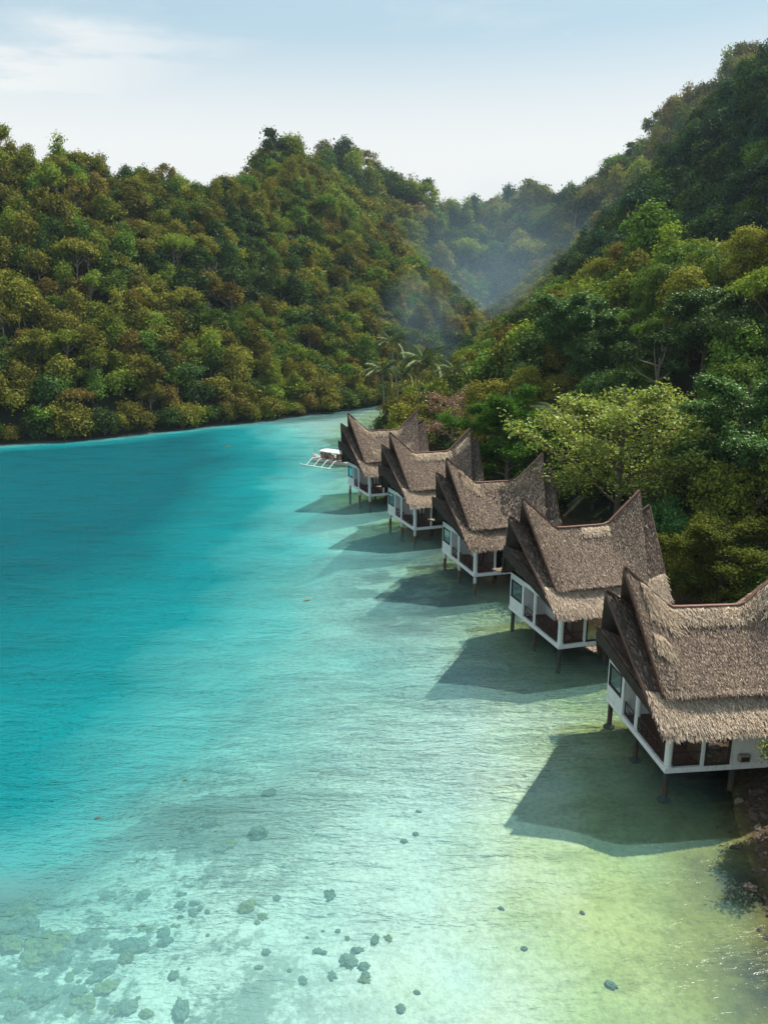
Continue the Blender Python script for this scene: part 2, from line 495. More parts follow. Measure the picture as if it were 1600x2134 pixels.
def height(x, y):
    x = np.asarray(x, float); y = np.asarray(y, float)
    wet = inside(x, y, WPOLY)
    dR, dL, dV = pdist(x, y, SH_R), pdist(x, y, SH_L), pdist(x, y, VAL)
    d = np.minimum(np.minimum(dR, dL), dV)
    yy = np.maximum(y, 30); px = 800 + 1690 * x / yy
    cap = HC + yy * ratio(np.interp(px, *zip(*SKY_L))) - 8.5
    cap1 = HC + yy * ratio(np.interp(px, *zip(*SKY_1))) - 9.0
    bump = (fbm(x / 26, y / 26, 4, 3) - 0.5)
    far = np.maximum(0, y - 470) * 0.55 + np.clip((y - 257) * 0.03, 0, 8)
    leftside = dL < dR
    # left hill
    sl = 0.85 * np.maximum(d - 2, 0) + 0.6 + bump * np.minimum(d * .35, 14) + far
    e = sl - cap
    hL = np.where(e > 0, cap - 0.8 * e, sl)
    # right hill: low wooded ridge, with a steep higher one behind it
    s1 = np.where(dR < 9, 0.16 * dR + 0.15, 1.6 + 0.72 * (d - 9)) + bump * np.minimum(d * .3, 8)
    s1 = np.where(dV < dR, 0.8 * d + 1 + bump * np.minimum(d * .3, 8), s1) + far
    cc = np.where(px > 1000, cap1, cap)
    e = s1 - cc
    h1 = np.where(e > 0, cc - 0.45 * e, s1)
    dF = pdist(x, y, FOOT)
    fp = np.vstack([FOOT, [(900, 800), (900, 60)]])
    base = np.interp(y, [100, 180, 300, 450], [30, 22, 12, 8])
    s2 = np.where(inside(x, y, fp), base + 1.2 * dF + bump * 16, -50) + far
    e = s2 - cap
    h2 = np.where(e > 0, cap - 0.9 * e, s2)
    land = np.where(leftside & (y > 60), hL, np.maximum(h1, h2))
    land = np.maximum(land, 0.25 + 0 * x)
    # under water
    sdrop = pdist(x, y, DROP) * np.where(inside(x, y, np.vstack([DROP, [(400, 240), (400, -300), (-70, -300)]])), -1, 1)
    dsh = np.minimum(dR, dL)
    sh = 0.2 + 0.75 * np.clip(dR / 26, 0, 1) ** 0.8
    deep = 1.0 / (1 + np.exp(-(sdrop + (fbm(x / 9, y / 9, 3, 9) - .5) * 10) / np.interp(y, [30, 42, 60], [3.2, 5.2, 6.6]))) * np.interp(y, [30, 50, 75, 110], [5.0, 6.5, 9.5, 10.5])
    deep = deep * np.clip((dL + 2.0) / 10, 0.25, 1)
    dep = sh + deep
    dep = np.minimum(dep, 0.9 * dL + 0.4)
    dep = np.where(dR < 1.5, dep * np.clip(dR / 1.5, 0, 1) - 0.05, dep)
    bed = WATER_Z - dep + (fbm(x / 3.2, y / 3.2, 3, 21) - 0.5) * 0.35 * np.clip(dR / 6, 0, 1)
    bed = np.where(dR < 3, np.maximum(bed, WATER_Z - 0.02 - 0.25 * dR), bed)
    edge = np.clip(dsh / 1.5, 0, 1)
    land = np.where(dR < 9, land + (fbm(x / 2.0, y / 2.0, 3, 5) - .5) * .5 * edge, land)
    return np.where(wet, bed, land * np.clip(edge + .3, 0, 1) + (1 - np.clip(edge + .3, 0, 1)) * (WATER_Z + 0.02)), wet, dep


def axis(pts):
    out = []
    for a, b, s in pts: out += list(np.arange(a, b, s))
    return np.array(out + [pts[-1][1]])


def grid_mesh(name, xs, ys, zf):
    X, Y = np.meshgrid(xs, ys)
    Z = zf(X, Y)
    nx, ny = len(xs), len(ys)
    v = np.stack([X.ravel(), Y.ravel(), Z.ravel()], 1)
    i = (np.arange(ny - 1)[:, None] * nx + np.arange(nx - 1)[None]).ravel()
    q = np.stack([i, i + 1, i + nx + 1, i + nx], 1)
    me = fast_mesh(name, v, q)
    me.polygons.foreach_set('use_smooth', [True] * len(q))
    return me, X, Y


xs = axis([(-900, -160, 20), (-160, -50, 3), (-50, -20, 1.0), (-20, 34, 0.4), (34, 60, 1.0), (60, 260, 3), (260, 900, 20)])
ys = axis([(-500, 10, 15), (10, 60, 0.4), (60, 130, 0.8), (130, 300, 2), (300, 720, 4), (720, 1200, 30)])
me, GX, GY = grid_mesh('terrain', xs, ys, lambda X, Y: height(X, Y)[0])
HH, WET, DEP = height(GX, GY)
add_attr(me, 'wet', WET.astype(float).ravel())
dRR = pdist(GX, GY, SH_R)
add_attr(me, 'shore', dRR.ravel())
add_attr(me, 'bank', pdist(GX, GY, SH_L).ravel())
terrain = tag(bpy.data.objects.new('terrain', me), kind='structure')
link(terrain)


def ground_material():
    m, nt, nd, ln, out = new_mat('sand_and_soil')
    g = nd.new('ShaderNodeNewGeometry'); pos = g.outputs['Position']
    sp = nd.new('ShaderNodeSeparateXYZ'); ln.new(pos, sp.inputs[0])
    sh = N(nt, 'ShaderNodeAttribute', attribute_name='shore').outputs['Fac']
    # sand of the shallows: almost black at the shore, shade under the huts painted in, then yellow green algae sand, pale coral sand further out
    wob = mth(nt, 'ADD', sh, mth(nt, 'MULTIPLY', mth(nt, 'SUBTRACT', noise(nt, pos, 0.22, 4), 0.5), 10.0))
    sand = ramp(nt, mapr(nt, wob, 0, 15, smooth=False), [(0.0, (0.05, 0.048, 0.022)), (0.25, (0.26, 0.27, 0.075)), (0.5, (0.46, 0.50, 0.21)), (0.75, (0.66, 0.66, 0.48)), (1.0, (0.70, 0.70, 0.64))])
    grain = ramp(nt, noise(nt, pos, 3.2, 6, 0.75), [(0.3, (0.62, 0.62, 0.55)), (0.55, (1, 1, 1))])
    sand = mixc(nt, 1.0, sand, grain, 'MULTIPLY')
    weed = mapr(nt, noise(nt, mapping(nt, pos, (0.5, 1.0, 1)), 0.8, 6, 0.7), 0.50, 0.66, 0, 0.55)
    nearsh = mapr(nt, wob, 16, 5, 0.0, 1.0)
    sand = mixc(nt, mth(nt, 'MULTIPLY', weed, nearsh), sand, (0.20, 0.21, 0.06))
    # sea grass and rubble patches further out
    pn = noise(nt, pos, 0.16, 5, 0.62, 0.4); pn2 = noise(nt, pos, 0.75, 6, 0.7)
    pn3 = noise(nt, pos, 2.4, 5, 0.7)
    patch = mth(nt, 'ADD', mth(nt, 'ADD', mth(nt, 'MULTIPLY', pn, 0.40), mth(nt, 'MULTIPLY', pn2, 0.38)), mth(nt, 'MULTIPLY', pn3, 0.22))
    # coral rubble lies mostly towards the lower left of the bay
    reef = mapr(nt, mth(nt, 'ADD', sp.outputs['X'], mth(nt, 'MULTIPLY', sp.outputs['Y'], 0.25)), 10, -3)
    by = mth(nt, 'MULTIPLY', mth(nt, 'SUBTRACT', sp.outputs['Y'], 36.8), 0.30); bx = mth(nt, 'MULTIPLY', mth(nt, 'ADD', sp.outputs['X'], 9.5), 0.115)
    belt = mapr(nt, mth(nt, 'ADD', mth(nt, 'MULTIPLY', by, by), mth(nt, 'MULTIPLY', bx, bx)), 1.2, 0.1, 0.0, 1.0)
    dl = mapr(nt, mth(nt, 'ADD', sp.outputs['X'], mth(nt, 'MULTIPLY', sp.outputs['Y'], 0.5)), 4, -4)
    patch = mth(nt, 'ADD', patch, mth(nt, 'ADD', mth(nt, 'MULTIPLY', belt, 0.15), mth(nt, 'MULTIPLY', dl, 0.07)))
    pm = mth(nt, 'MULTIPLY', mapr(nt, patch, 0.485, 0.56), reef)
    sand = mixc(nt, mth(nt, 'MULTIPLY', pm, 0.86), sand, (0.070, 0.105, 0.085))
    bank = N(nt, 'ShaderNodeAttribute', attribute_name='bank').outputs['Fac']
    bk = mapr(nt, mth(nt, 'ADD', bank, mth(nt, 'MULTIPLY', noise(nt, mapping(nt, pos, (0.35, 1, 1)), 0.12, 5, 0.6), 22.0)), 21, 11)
    sand = mixc(nt, mth(nt, 'MULTIPLY', bk, 0.92), sand, (0.035, 0.045, 0.028))  # dark weed, with the shade under overhanging trees painted in
    # drifting weed bed off the third and fourth hut
    dx = mth(nt, 'MULTIPLY', mth(nt, 'SUBTRACT', sp.outputs['X'], 2.0), 0.13); dy = mth(nt, 'MULTIPLY', mth(nt, 'SUBTRACT', sp.outputs['Y'], 72.0), 0.07)
    rr = mth(nt, 'ADD', mth(nt, 'MULTIPLY', dx, dx), mth(nt, 'MULTIPLY', dy, dy))
    bed = mth(nt, 'MULTIPLY', mapr(nt, rr, 1.3, 0.15), mapr(nt, noise(nt, mapping(nt, pos, (0.7, 1, 1)), 0.35, 5, 0.65), 0.40, 0.54))
    sand = mixc(nt, mth(nt, 'MULTIPLY', bed, 0.85), sand, (0.07, 0.075, 0.06))
    # dry land
    n1 = noise(nt, pos, 0.5, 6, 0.7); n2 = noise(nt, pos, 5.0, 5, 0.7)
    soil = ramp(nt, n2, [(0.3, (0.022, 0.016, 0.009)), (0.55, (0.085, 0.058, 0.034)), (0.8, (0.26, 0.19, 0.12))])
    moss = ramp(nt, n2, [(0.3, (0.010, 0.014, 0.006)), (0.7, (0.030, 0.040, 0.014))])
    far_bank = mapr(nt, sp.outputs['Y'], 125, 150)
    soil = mixc(nt, mth(nt, 'MULTIPLY', far_bank, 0.85), soil, (0.02, 0.018, 0.012))  # far bank soil painted darker for the shadow line below the crowns
    hz = mth(nt, 'ADD', sp.outputs['Z'], mth(nt, 'MULTIPLY', n1, 2.5))
    land = mixc(nt, mapr(nt, hz, 2.6, 4.2), soil, moss)
    c = mixc(nt, mapr(nt, sp.outputs['Z'], WATER_Z - 0.05, WATER_Z + 0.25), sand, land)
    p = N(nt, 'ShaderNodeBsdfPrincipled', Roughness=0.85); p.inputs['Specular IOR Level'].default_value = 0.2
    ln.new(c, p.inputs['Base Color'])
    b = N(nt, 'ShaderNodeBump', Strength=0.7, Distance=0.15)
    ln.new(mth(nt, 'ADD', noise(nt, pos, 2.2, 6, 0.7), mth(nt, 'MULTIPLY', pn2, 0.5)), b.inputs['Height']); ln.new(b.outputs[0], p.inputs['Normal'])
    ln.new(p.outputs[0], out.inputs[0]); return m


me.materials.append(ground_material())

# ------------------------------------------------------------------ water
xs = axis([(-900, -160, 20), (-160, -40, 3), (-40, 30, 0.8), (30, 60, 3), (60, 900, 30)])
ys = axis([(-500, 10, 15), (10, 130, 0.8), (130, 290, 2.0)])
wme, WX, WY = grid_mesh('water', xs, ys, lambda X, Y: X * 0 + WATER_Z)
_, _, WD = height(WX, WY)
add_attr(wme, 'depth', np.clip(WATER_Z - height(WX, WY)[0], 0, 12).ravel())


def water_material():
    m, nt, nd, ln, out = new_mat('lagoon_water')
    g = nd.new('ShaderNodeNewGeometry'); pos = g.outputs['Position']
    dep = N(nt, 'ShaderNodeAttribute', attribute_name='depth').outputs['Fac']
    neg = mth(nt, 'MULTIPLY', dep, -1.0)
    # light lost on the way down and up again, per channel
    comb = nd.new('ShaderNodeCombineColor')
    for ch, k in zip(('Red', 'Green', 'Blue'), (0.31, 0.040, 0.055)):
        ln.new(mth(nt, 'POWER', 2.718, mth(nt, 'MULTIPLY', neg, k)), comb.inputs[ch])
    tr = N(nt, 'ShaderNodeBsdfTransparent'); ln.new(comb.outputs[0], tr.inputs[0])
    # light scattered back by the water body itself
    tur = mth(nt, 'SUBTRACT', 1.0, mth(nt, 'POWER', 2.718, mth(nt, 'MULTIPLY', neg, 0.25)))
    big = noise(nt, mapping(nt, pos, (0.4, 1, 1)), 0.05, 4, 0.6)
    col = ramp(nt, mapr(nt, dep, 0.8, 9.5, smooth=False), [(0.0, (0.36, 0.74, 0.73)), (0.20, (0.12, 0.54, 0.55)), (0.5, (0.002, 0.26, 0.29)), (1.0, (0.0, 0.095, 0.120))])
    col = mixc(nt, mapr(nt, big, 0.35, 0.65, 0, 0.35), col, (0.0, 0.12, 0.15))
    df = N(nt, 'ShaderNodeBsdfDiffuse'); ln.new(col, df.inputs[0])
    body = N(nt, 'ShaderNodeMixShader'); ln.new(tur, body.inputs[0]); ln.new(tr.outputs[0], body.inputs[1]); ln.new(df.outputs[0], body.inputs[2])
    # ripples
    h1 = noise(nt, mapping(nt, pos, (0.45, 1.5, 1), (0, 0, R(10))), 0.95, 3, 0.6, 0.8)
    h2 = noise(nt, mapping(nt, pos, (0.7, 1.6, 1), (0, 0, R(-9))), 3.4, 3, 0.6, 0.8)
    h3 = noise(nt, mapping(nt, pos, (0.6, 1.3, 1), (0, 0, R(4))), 0.25, 3, 0.5)
    spw = nd.new('ShaderNodeSeparateXYZ'); ln.new(pos, spw.inputs[0])
    amp = mth(nt, 'MULTIPLY', mapr(nt, h3, 0.3, 0.7, 0.35, 1.1), mapr(nt, mth(nt, 'SUBTRACT', spw.outputs['Y'], mth(nt, 'MULTIPLY', spw.outputs['X'], 0.5)), 22, 60, 0.12, 1.3))
    hh = mth(nt, 'MULTIPLY', mth(nt, 'ADD', mth(nt, 'MULTIPLY', h1, 1.0), mth(nt, 'MULTIPLY', h2, 0.42)), amp)
    b = N(nt, 'ShaderNodeBump', Strength=1.0, Distance=0.62); ln.new(hh, b.inputs['Height'])
    gl = N(nt, 'ShaderNodeBsdfGlossy', Roughness=0.07); ln.new(b.outputs[0], gl.inputs['Normal'])
    fr = N(nt, 'ShaderNodeFresnel', IOR=1.36); ln.new(b.outputs[0], fr.inputs['Normal'])
    mx = N(nt, 'ShaderNodeMixShader'); ln.new(fr.outputs[0], mx.inputs[0])
    ln.new(body.outputs[0], mx.inputs[1]); ln.new(gl.outputs[0], mx.inputs[2])
    ln.new(mx.outputs[0], out.inputs[0]); return m


wme.materials.append(water_material())
water = tag(bpy.data.objects.new('water', wme), kind='structure')
link(water)


# ------------------------------------------------------------------ huts
class Blades:
    def __init__(s): s.P = []; s.D = []; s.W = []; s.T = []; s.K = []; s.Nn = []

    def add(s, p, d, n, w, tone, wear):
        """p root, d full length vector, n surface normal (arrays)"""
        s.P.append(p); s.D.append(d); s.Nn.append(n); s.W.append(w); s.T.append(tone); s.K.append(wear)

    def build(s, name, parent):
        p, d, n = np.vstack(s.P), np.vstack(s.D), np.vstack(s.Nn)
        w, t, k = np.concatenate(s.W), np.concatenate(s.T), np.concatenate(s.K)
        side = np.cross(d, n); side /= np.linalg.norm(side, axis=1, keepdims=True) + 1e-9
        side *= w[:, None] / 2
        v = np.stack([p - side, p + side, p + d + side * .35, p + d - side * .35], 1).reshape(-1, 3)
        q = np.arange(len(v)).reshape(-1, 4)
        me = fast_mesh(name, v, q); me.materials.append(M_blade)
        add_attr(me, 'tone', t, 'FACE'); add_attr(me, 'wear', k, 'FACE')
        return link(bpy.data.objects.new(name, me), parent)


W2 = 4.19
T1, T2 = np.array((-1.33, 0, 10.34)), np.array((8.55, 0, 10.29))
RZ = 7.76
RIDGE = [(-1.33, 10.34), (1.50, 7.80), (5.87, 7.76), (8.55, 10.29)]
LRIDGE = [(-2.29, 9.01), (0.1, 7.30), (7.0, 7.30), (9.53, 9.04)]


def smooth_ridge(pts, n=41, r=0.10):
    us = np.array([p[0] for p in pts]); zs = np.array([p[1] for p in pts])
    t = np.linspace(0, 1, n); L = np.concatenate([[0], np.cumsum(np.hypot(np.diff(us), np.diff(zs)))]); L /= L[-1]
    u = np.interp(t, L, us); z = np.interp(t, L, zs)
    k = np.array([0, 1, 8, 1, 0]) / 10.0
    zz = np.concatenate([[2 * z[0] - z[2], 2 * z[0] - z[1]], z, [2 * z[-1] - z[-2], 2 * z[-1] - z[-3]]]); uu = np.concatenate([[2 * u[0] - u[2], 2 * u[0] - u[1]], u, [2 * u[-1] - u[-2], 2 * u[-1] - u[-3]]])
    return np.stack([np.convolve(uu, k, 'valid'), np.convolve(zz, k, 'valid')], 1)


class Slope:
    """ruled roof surface between a ridge curve and a straight lower edge, on one side of the ridge"""
    def __init__(s, ridge, a, b, side, t0=0.0, sag=0.0):
        s.r = smooth_ridge(ridge); s.a = np.array(a, float); s.b = np.array(b, float); s.sd = side; s.t0 = t0; s.sag = sag

    def pt(s, x, t):
        x = np.asarray(x, float); t = np.asarray(t, float)
        i = np.linspace(0, 1, len(s.r)); ru = np.interp(x, i, s.r[:, 0]); rz = np.interp(x, i, s.r[:, 1])
        top = np.stack([ru, 0 * ru, rz], -1); bot = s.a + (s.b - s.a) * x[..., None]
        p = top + (bot - top) * t[..., None]
        p[..., 2] -= s.sag * np.sin(np.clip(t, 0, 1) * PI) * np.sin(np.clip(x, 0, 1) * PI)
        p[..., 1] *= s.sd
        return p

    def frame(s, x, t):
        e = 1e-3; p = s.pt(x, t); dt = (s.pt(x, t + e) - p); dt /= np.linalg.norm(dt, axis=-1, keepdims=True)
        dx = (s.pt(x + e, t) - p); n = np.cross(dx, dt); n /= np.linalg.norm(n, axis=-1, keepdims=True)
        n *= np.sign(n[..., 2:3]); return p, dt, n

    def solid(s, mb, t0, t1, th, nx=24, nt=6):
        xs_, ts_ = np.meshgrid(np.linspace(0, 1, nx + 1), np.linspace(t0, t1, nt + 1), indexing='ij')
        p, dt, n = s.frame(xs_ * 0.9999, ts_ * 0.9999)
        A = p.reshape(-1, 3); B = (p - n * th).reshape(-1, 3); m = len(A); W = nt + 1
        f = []
        for i in range(nx):
            for j in range(nt):
                k = i * W + j; f.append((k, k + 1, k + W + 1, k + W)); f.append((m + k, m + k + W, m + k + W + 1, m + k + 1))
        for i in range(nx):
            for j in (0, nt):
                k = i * W + j; f.append((k, k + W, m + k + W, m + k))
        for j in range(nt):
            for i in (0, nx):
                k = i * W + j; f.append((k, m + k, m + k + 1, k + 1))
        mb.add(np.vstack([A, B]), f)

    def straw(s, bl, rng, n, t0, t1, L, w, tone, wear, lift=0.07, jit=0.35, x0=0.0, x1=1.0, tpow=1.0):
        x = rng.uniform(x0, x1, n); t = t0 + (t1 - t0) * rng.uniform(0, 1, n) ** tpow
        if n > 2500 and tpow == 1.0:      # rows of thatch: the butts of each course line up, a little unevenly
            K = 26.0; ph = .25 * np.sin(x * 21) + .12 * np.sin(x * 53 + 1)
            t = np.clip((np.floor(t * K + ph) - ph + rng.uniform(0, .7, n)) / K, t0, t1)
        p, dt, nn = s.frame(x, t)
        # the strips lie in rows (courses) whose ends show
        sd = np.cross(dt, nn)
        d = dt + sd * rng.normal(0, jit, n)[:, None]
        d /= np.linalg.norm(d, axis=1, keepdims=True)
        ll = rng.uniform(.6, 1.3, n) * L
        d = d * ll[:, None] + nn * (rng.uniform(0.1, 1, n) * lift)[:, None]
        tn = np.clip(rng.normal(tone, 0.27, n), 0, 1)
        bl.add(p + nn * 0.025, d, nn + rng.normal(0, .25, (n, 3)), rng.uniform(.6, 1.4, n) * w, tn, np.clip(rng.normal(wear, .15, n), 0, 1))


def edge_board(mb, p, q, h0, h1, th=0.07, out=0.0):
    """barge board: follows a roof edge from p to q, hanging h0/h1 below it"""
    p = Vector(p); q = Vector(q); sd = (q - p).cross(Vector((0, 0, 1))).normalized() * th / 2
    up = Vector((0, 0, 0.05))
    a = [p + up, q + up, q - Vector((0, 0, h1)), p - Vector((0, 0, h0))]
    mb.prism([k - sd for k in a], sd * 2)


def branch_rail(mb, p, q, h, rng):
    """veranda railing of crooked branches"""
    p = Vector(p); q = Vector(q); L = (q - p).length; n = max(1, round(L / 1.3))
    for zz in (h, 0.12): mb.tube([p + (q - p) * t + Vector((0, 0, zz + rng.uniform(-.03, .03))) for t in np.linspace(0, 1, 5)], 0.035, 5)
    for k in range(n):
        a = p + (q - p) * (k / n); b = p + (q - p) * ((k + 1) / n)
        for s_, e_ in ((a, b), (b, a)):
            pts = []
            for t in np.linspace(0, 1, 5):
                c = s_ + (e_ - s_) * t + Vector((0, 0, 0.12 + (h - .12) * t + rng.uniform(-.09, .09))) + (q - p).normalized() * rng.uniform(-.07, .07)
                pts.append(c)
            mb.tube(pts, [.035, .032, .03, .026, .022], 5)
        mb.tube([a + Vector((0, 0, 0)), a + Vector((0, 0, h + .05))], 0.04, 5)


def window(parent, a, b, z0, z1, back, nrm, fw=0.10, mull=0, pane='blind', name='window'):
    """frame, glass and what shows behind; a,b = (u,v) ends on the wall face, nrm = outward"""
    A = Vector((a[0], a[1], 0)); B = Vector((b[0], b[1], 0)); n = Vector((nrm[0], nrm[1], 0)); d = (B - A).normalized()
    mb = MB(); o = n * 0.02
    for z in (z0, z1 - fw): mb.prism([A + o + Vector((0, 0, z)), B + o + Vector((0, 0, z)), B + o + Vector((0, 0, z + fw)), A + o + Vector((0, 0, z + fw))], -n * .10)
    for c in (A, B - d * fw) + tuple(A + (B - A) * ((k + 1) / (mull + 1)) for k in range(mull)):
        mb.prism([c + o + Vector((0, 0, z0 + fw)), c + d * fw + o + Vector((0, 0, z0 + fw)), c + d * fw + o + Vector((0, 0, z1 - fw)), c + o + Vector((0, 0, z1 - fw))], -n * .10)
    fr = mb.build(name, M_dark, parent)
    g = MB(); c0, c1 = A + d * fw - n * .03, B - d * fw - n * .03
    g.prism([c0 + Vector((0, 0, z0 + fw)), c1 + Vector((0, 0, z0 + fw)), c1 + Vector((0, 0, z1 - fw)), c0 + Vector((0, 0, z1 - fw))], -n * .012)
    g.build('pane', M_glass, fr)
    if pane:
        g = MB(); m = 10
        for k in range(m):
            s0 = c0 + (c1 - c0) * (k / m); s1 = c0 + (c1 - c0) * ((k + 1) / m); w0 = -n * (.05 + .03 * (k % 2)); w1 = -n * (.05 + .03 * ((k + 1) % 2))
            g.add([s0 + w0 + Vector((0, 0, z0 + fw)), s1 + w1 + Vector((0, 0, z0 + fw)), s1 + w1 + Vector((0, 0, z1 - fw)), s0 + w0 + Vector((0, 0, z1 - fw))], [(0, 1, 2, 3)])
        g.build('curtain', {'blind': M_paneblind, 'curtain': M_curtain, 'bamboo': M_bamboo}[pane], fr)
    return fr


def make_hut(idx, loc, rot, sc, label, tuft, wear, skirt_tone, side, stilt, ac, dens):
    rng = np.random.default_rng(100 + idx); prng = random.Random(idx)
    root = empty('stilt_hut', (loc[0], loc[1], 1.3), rot, sc)
    # local frame: X = u (towards land), Y = -v (v is towards the viewer), Z up
    tag(root, label, 'hut', 'thatched stilt huts in a row over the lagoon')
    V = lambda u, v, z: (u, -v, z)
    # floor slab
    mb = MB(); mb.box((0, -W2, 0), (8.2, W2, 0.19)); mb.build('floor_slab', M_floor, root)
    mb = MB(); e = 0.035
    mb.box((-e, -W2 - e, -0.06), (0.14, W2 + e, 0.25)); mb.box((0.14, -W2 - e, -0.06), (8.2 + e, -W2 + 0.14, 0.25)); mb.box((0.14, W2 - .14, -0.06), (8.2 + e, W2 + e, 0.25))
    mb.build('edge_beam', M_beam, root, bevel=0.015)
    # stilts
    for u in (0.22, 4.0, 7.8):
        for v in (-W2 + .25, 0.05, W2 - .25):
            mb = MB(); x, y, _ = V(u, v, 0)
            mb.tube([(x, y, -0.06), (x, y, -2.9)], 0.16, 10)
            if ac: mb.tube([(x, y, -1.66), (x, y, -1.8), (x, y, -2.3)], [0.17, 0.36, 0.46], 9)
            mb.build('stilt', stilt, root)
    # walls: the room fills the block except for the L shaped veranda
    mb = MB(); zt = 3.12
    def wall(u0, v0, u1, v1, z0, z1, th=.14):
        a = V(u0, v0, z0); b = V(u1, v1, z1)
        x0, x1 = sorted((a[0], b[0])); y0, y1 = sorted((a[1], b[1]))
        if x1 - x0 < th: x1 = x0 + th
        if y1 - y0 < th: y1 = y0 + th
        mb.box((x0, y0, z0), (x1, y1, z1))
    f0 = 0.252
    # lagoon front, far bay with the window (pieces round the opening)
    wall(0.0, -W2 + .002, .14, -4.02, f0, zt); wall(0, -2.05, .14, -1.72, f0, zt)
    wall(0, -4.02, .14, -2.05, f0, 1.13); wall(0, -4.02, .14, -2.05, 2.64, zt)
    mb.build('front_wall', M_white, root)
    mb = MB()
    wall(0.141, -4.19, 8.0, -4.05, .2, zt)                        # far side
    wall(0.141, -1.86, 2.0, -1.72, .2, zt)                        # return wall of the bay
    mb.build('side_wall', M_white, root)
    mb = MB()
    wall(2.001, -1.72, 2.14, -1.45, .2, zt); wall(2.001, -1.45, 2.14, -.15, .2, 1.0); wall(2.001, -1.45, 2.14, -.15, 2.45, zt)
    mb.build('inner_wall', M_white, root); mb = MB()
    wall(2.001, -.15, 2.14, .35, .2, zt); wall(2.001, .35, 2.14, 2.55, 2.5, zt); wall(2.001, 2.55, 2.14, W2 - .15, .2, zt)
    mb.build('timber_wall', M_timber, root)  # wood toned dark brown to carry the shade of the veranda
    window(root, (2.0, 1.45), (2.0, .15), 1.0, 2.45, None, (-1, 0), pane='blind')
    window(root, (2.0, -.35), (2.0, -2.55), .22, 2.5, None, (-1, 0), mull=1, pane='curtain', name='sliding_door')
    # near side wall
    v1 = -W2
    mb = MB()
    du = 3.62
    mb.box((du, v1, .252), (du + .22, v1 + .14, zt)); mb.box((du + .22, v1, .252), (8.0, v1 + .14, zt))
    mb.box((2.2, v1, 2.62), (du, v1 + .14, zt))
    mb.box((8.0, v1, .2), (8.14, -v1, zt))
    mb.build('side_wall', M_white, root)
    if side in ('curtain', 'bamboo', 'blind'):
        window(root, (2.16, v1 + .0), (du, v1 + .0), .26, 2.62, None, (0, -1), fw=.12, mull=0, pane=side, name='sliding_door')
    # window in the far bay
    window(root, (0.0, 4.02), (0.0, 2.05), 1.13, 2.64, None, (-1, 0), fw=.15, pane='blind')
    # arched lintel over the open bays, columns, thin post
    mb = MB()
    mb.box((0.0, -W2, 2.78), (.14, 1.72, zt)); mb.box((.14, -W2, 2.78), (2.1, -W2 + .14, zt))
    mb.build('lintel', M_beam, root, bevel=.02)
    for (u, v, r) in ((.16, .05, .17), (.2, W2 - .2, .20)):
        x, y, _ = V(u, v, 0); mb = MB()
        mb.tube([(x, y, .25), (x, y, .36)], r * 1.35, 16); mb.tube([(x, y, .36), (x, y, 2.78)], r, 16)
        mb.build('column', M_white, root, smooth=False)
    mb = MB(); x, y, _ = V(2.08, W2 - .08, 0); mb.box((x - .08, y - .08, .25), (x + .08, y + .08, 2.78)); mb.build('post', M_white, root, bevel=.01)
    # railings of crooked branches
    for a, b in (((.14, -1.65), (.14, -.15)), ((.14, .25), (.14, W2 - .45)), ((.45, W2 - .1), (1.95, W2 - .1))):
        mb = MB(); branch_rail(mb, V(*a, .25), V(*b, .25), 0.85, prng); mb.build('railing', M_dark, root)
    # attic floor keeps the room dark; ceiling
    mb = MB(); mb.box((0.0, -W2, zt + .003), (8.14, W2, zt + .08)); mb.build('ceiling', M_under, root)
    # gable panels under the roof, woven
    for u, nm in ((0.25, -1), (7.6, 1)):
        mb = MB(); mb.prism([V(u, -4.2, zt + .09), V(u, 4.2, zt + .09), V(u, 0, 7.0)], (0.06, 0, 0)); mb.build('gable_panel', M_weave, root)
    # lower roof layer and main layer
    bl = Blades()
    low = MB(); main = MB()
    eA, eB = (-1.05, 5.67, 3.03), (8.11, 5.67, 3.10)
    mA, mB_ = (-.54, 4.29, 4.66), (6.9, 4.31, 4.62)
    fA, fB, gA, gB = (-.55, 4.5, 3.2), (7.6, 4.5, 3.2), (-.6, 1.8, 5.85), (6.9, 1.8, 5.85)
    fl = MB(); fl.prism([(-1.05, 5.67, 2.98), (-.45, 4.3, 3.18), (7.6, 4.3, 3.18), (7.9, 5.67, 2.98)], (0, 0, -.12))
    for sd in (-1, 1):       # local y sign: -1 = near (viewer) side
        near = sd == -1
        # the side away from the viewer is steeper and ends in a narrow flared eave
        lo = Slope(LRIDGE, eA if near else fA, eB if near else fB, sd, sag=0.0); hi = Slope(RIDGE, mA if near else gA, mB_ if near else gB, sd, sag=.12 if near else .05)
        lo.solid(low, 0, 1, .16); hi.solid(main, 0, 1, .09)
        k = dens if near else dens * .45
        # strips; hi/lo main cover
        hi.straw(bl, rng, int(13500 * k), -0.0, .97, .24, .036, .33, 0.0, .05, .3)
        hi.straw(bl, rng, int(4200 * k), -0.0, .97, .22, .032, .66, 0.05, .07, .4)
        hi.straw(bl, rng, int(900 * k), .955, 1.0, .30, .05, .5, 0.1, .06, .25)
        lo.straw(bl, rng, int(6500 * k), .0, .98, .28, .04, .34, 0.0, .05, .3)
        # eave skirt: newer, paler, longer strips hanging over the edge
        lo.straw(bl, rng, int(6800 * k), .70, .95, .46, .06, skirt_tone, wear, .12, .34)
        lo.straw(bl, rng, int(1500 * k), .91, .99, .40, .06, skirt_tone, wear, .02, .35)
        lo.straw(bl, rng, int(500 * k), .95, .99, .46, .05, skirt_tone - .1, wear, -.05, .5)
        for (x0, x1, t0, t1, n, tn, wr) in tuft:
            hi.straw(bl, rng, int(n * k), t0, t1, .62, .06, tn, wr, .22, .35, x0, x1, 1.3)
    roof = main.build('roof', [M_thatch], root)
    bl.build('thatch', roof)
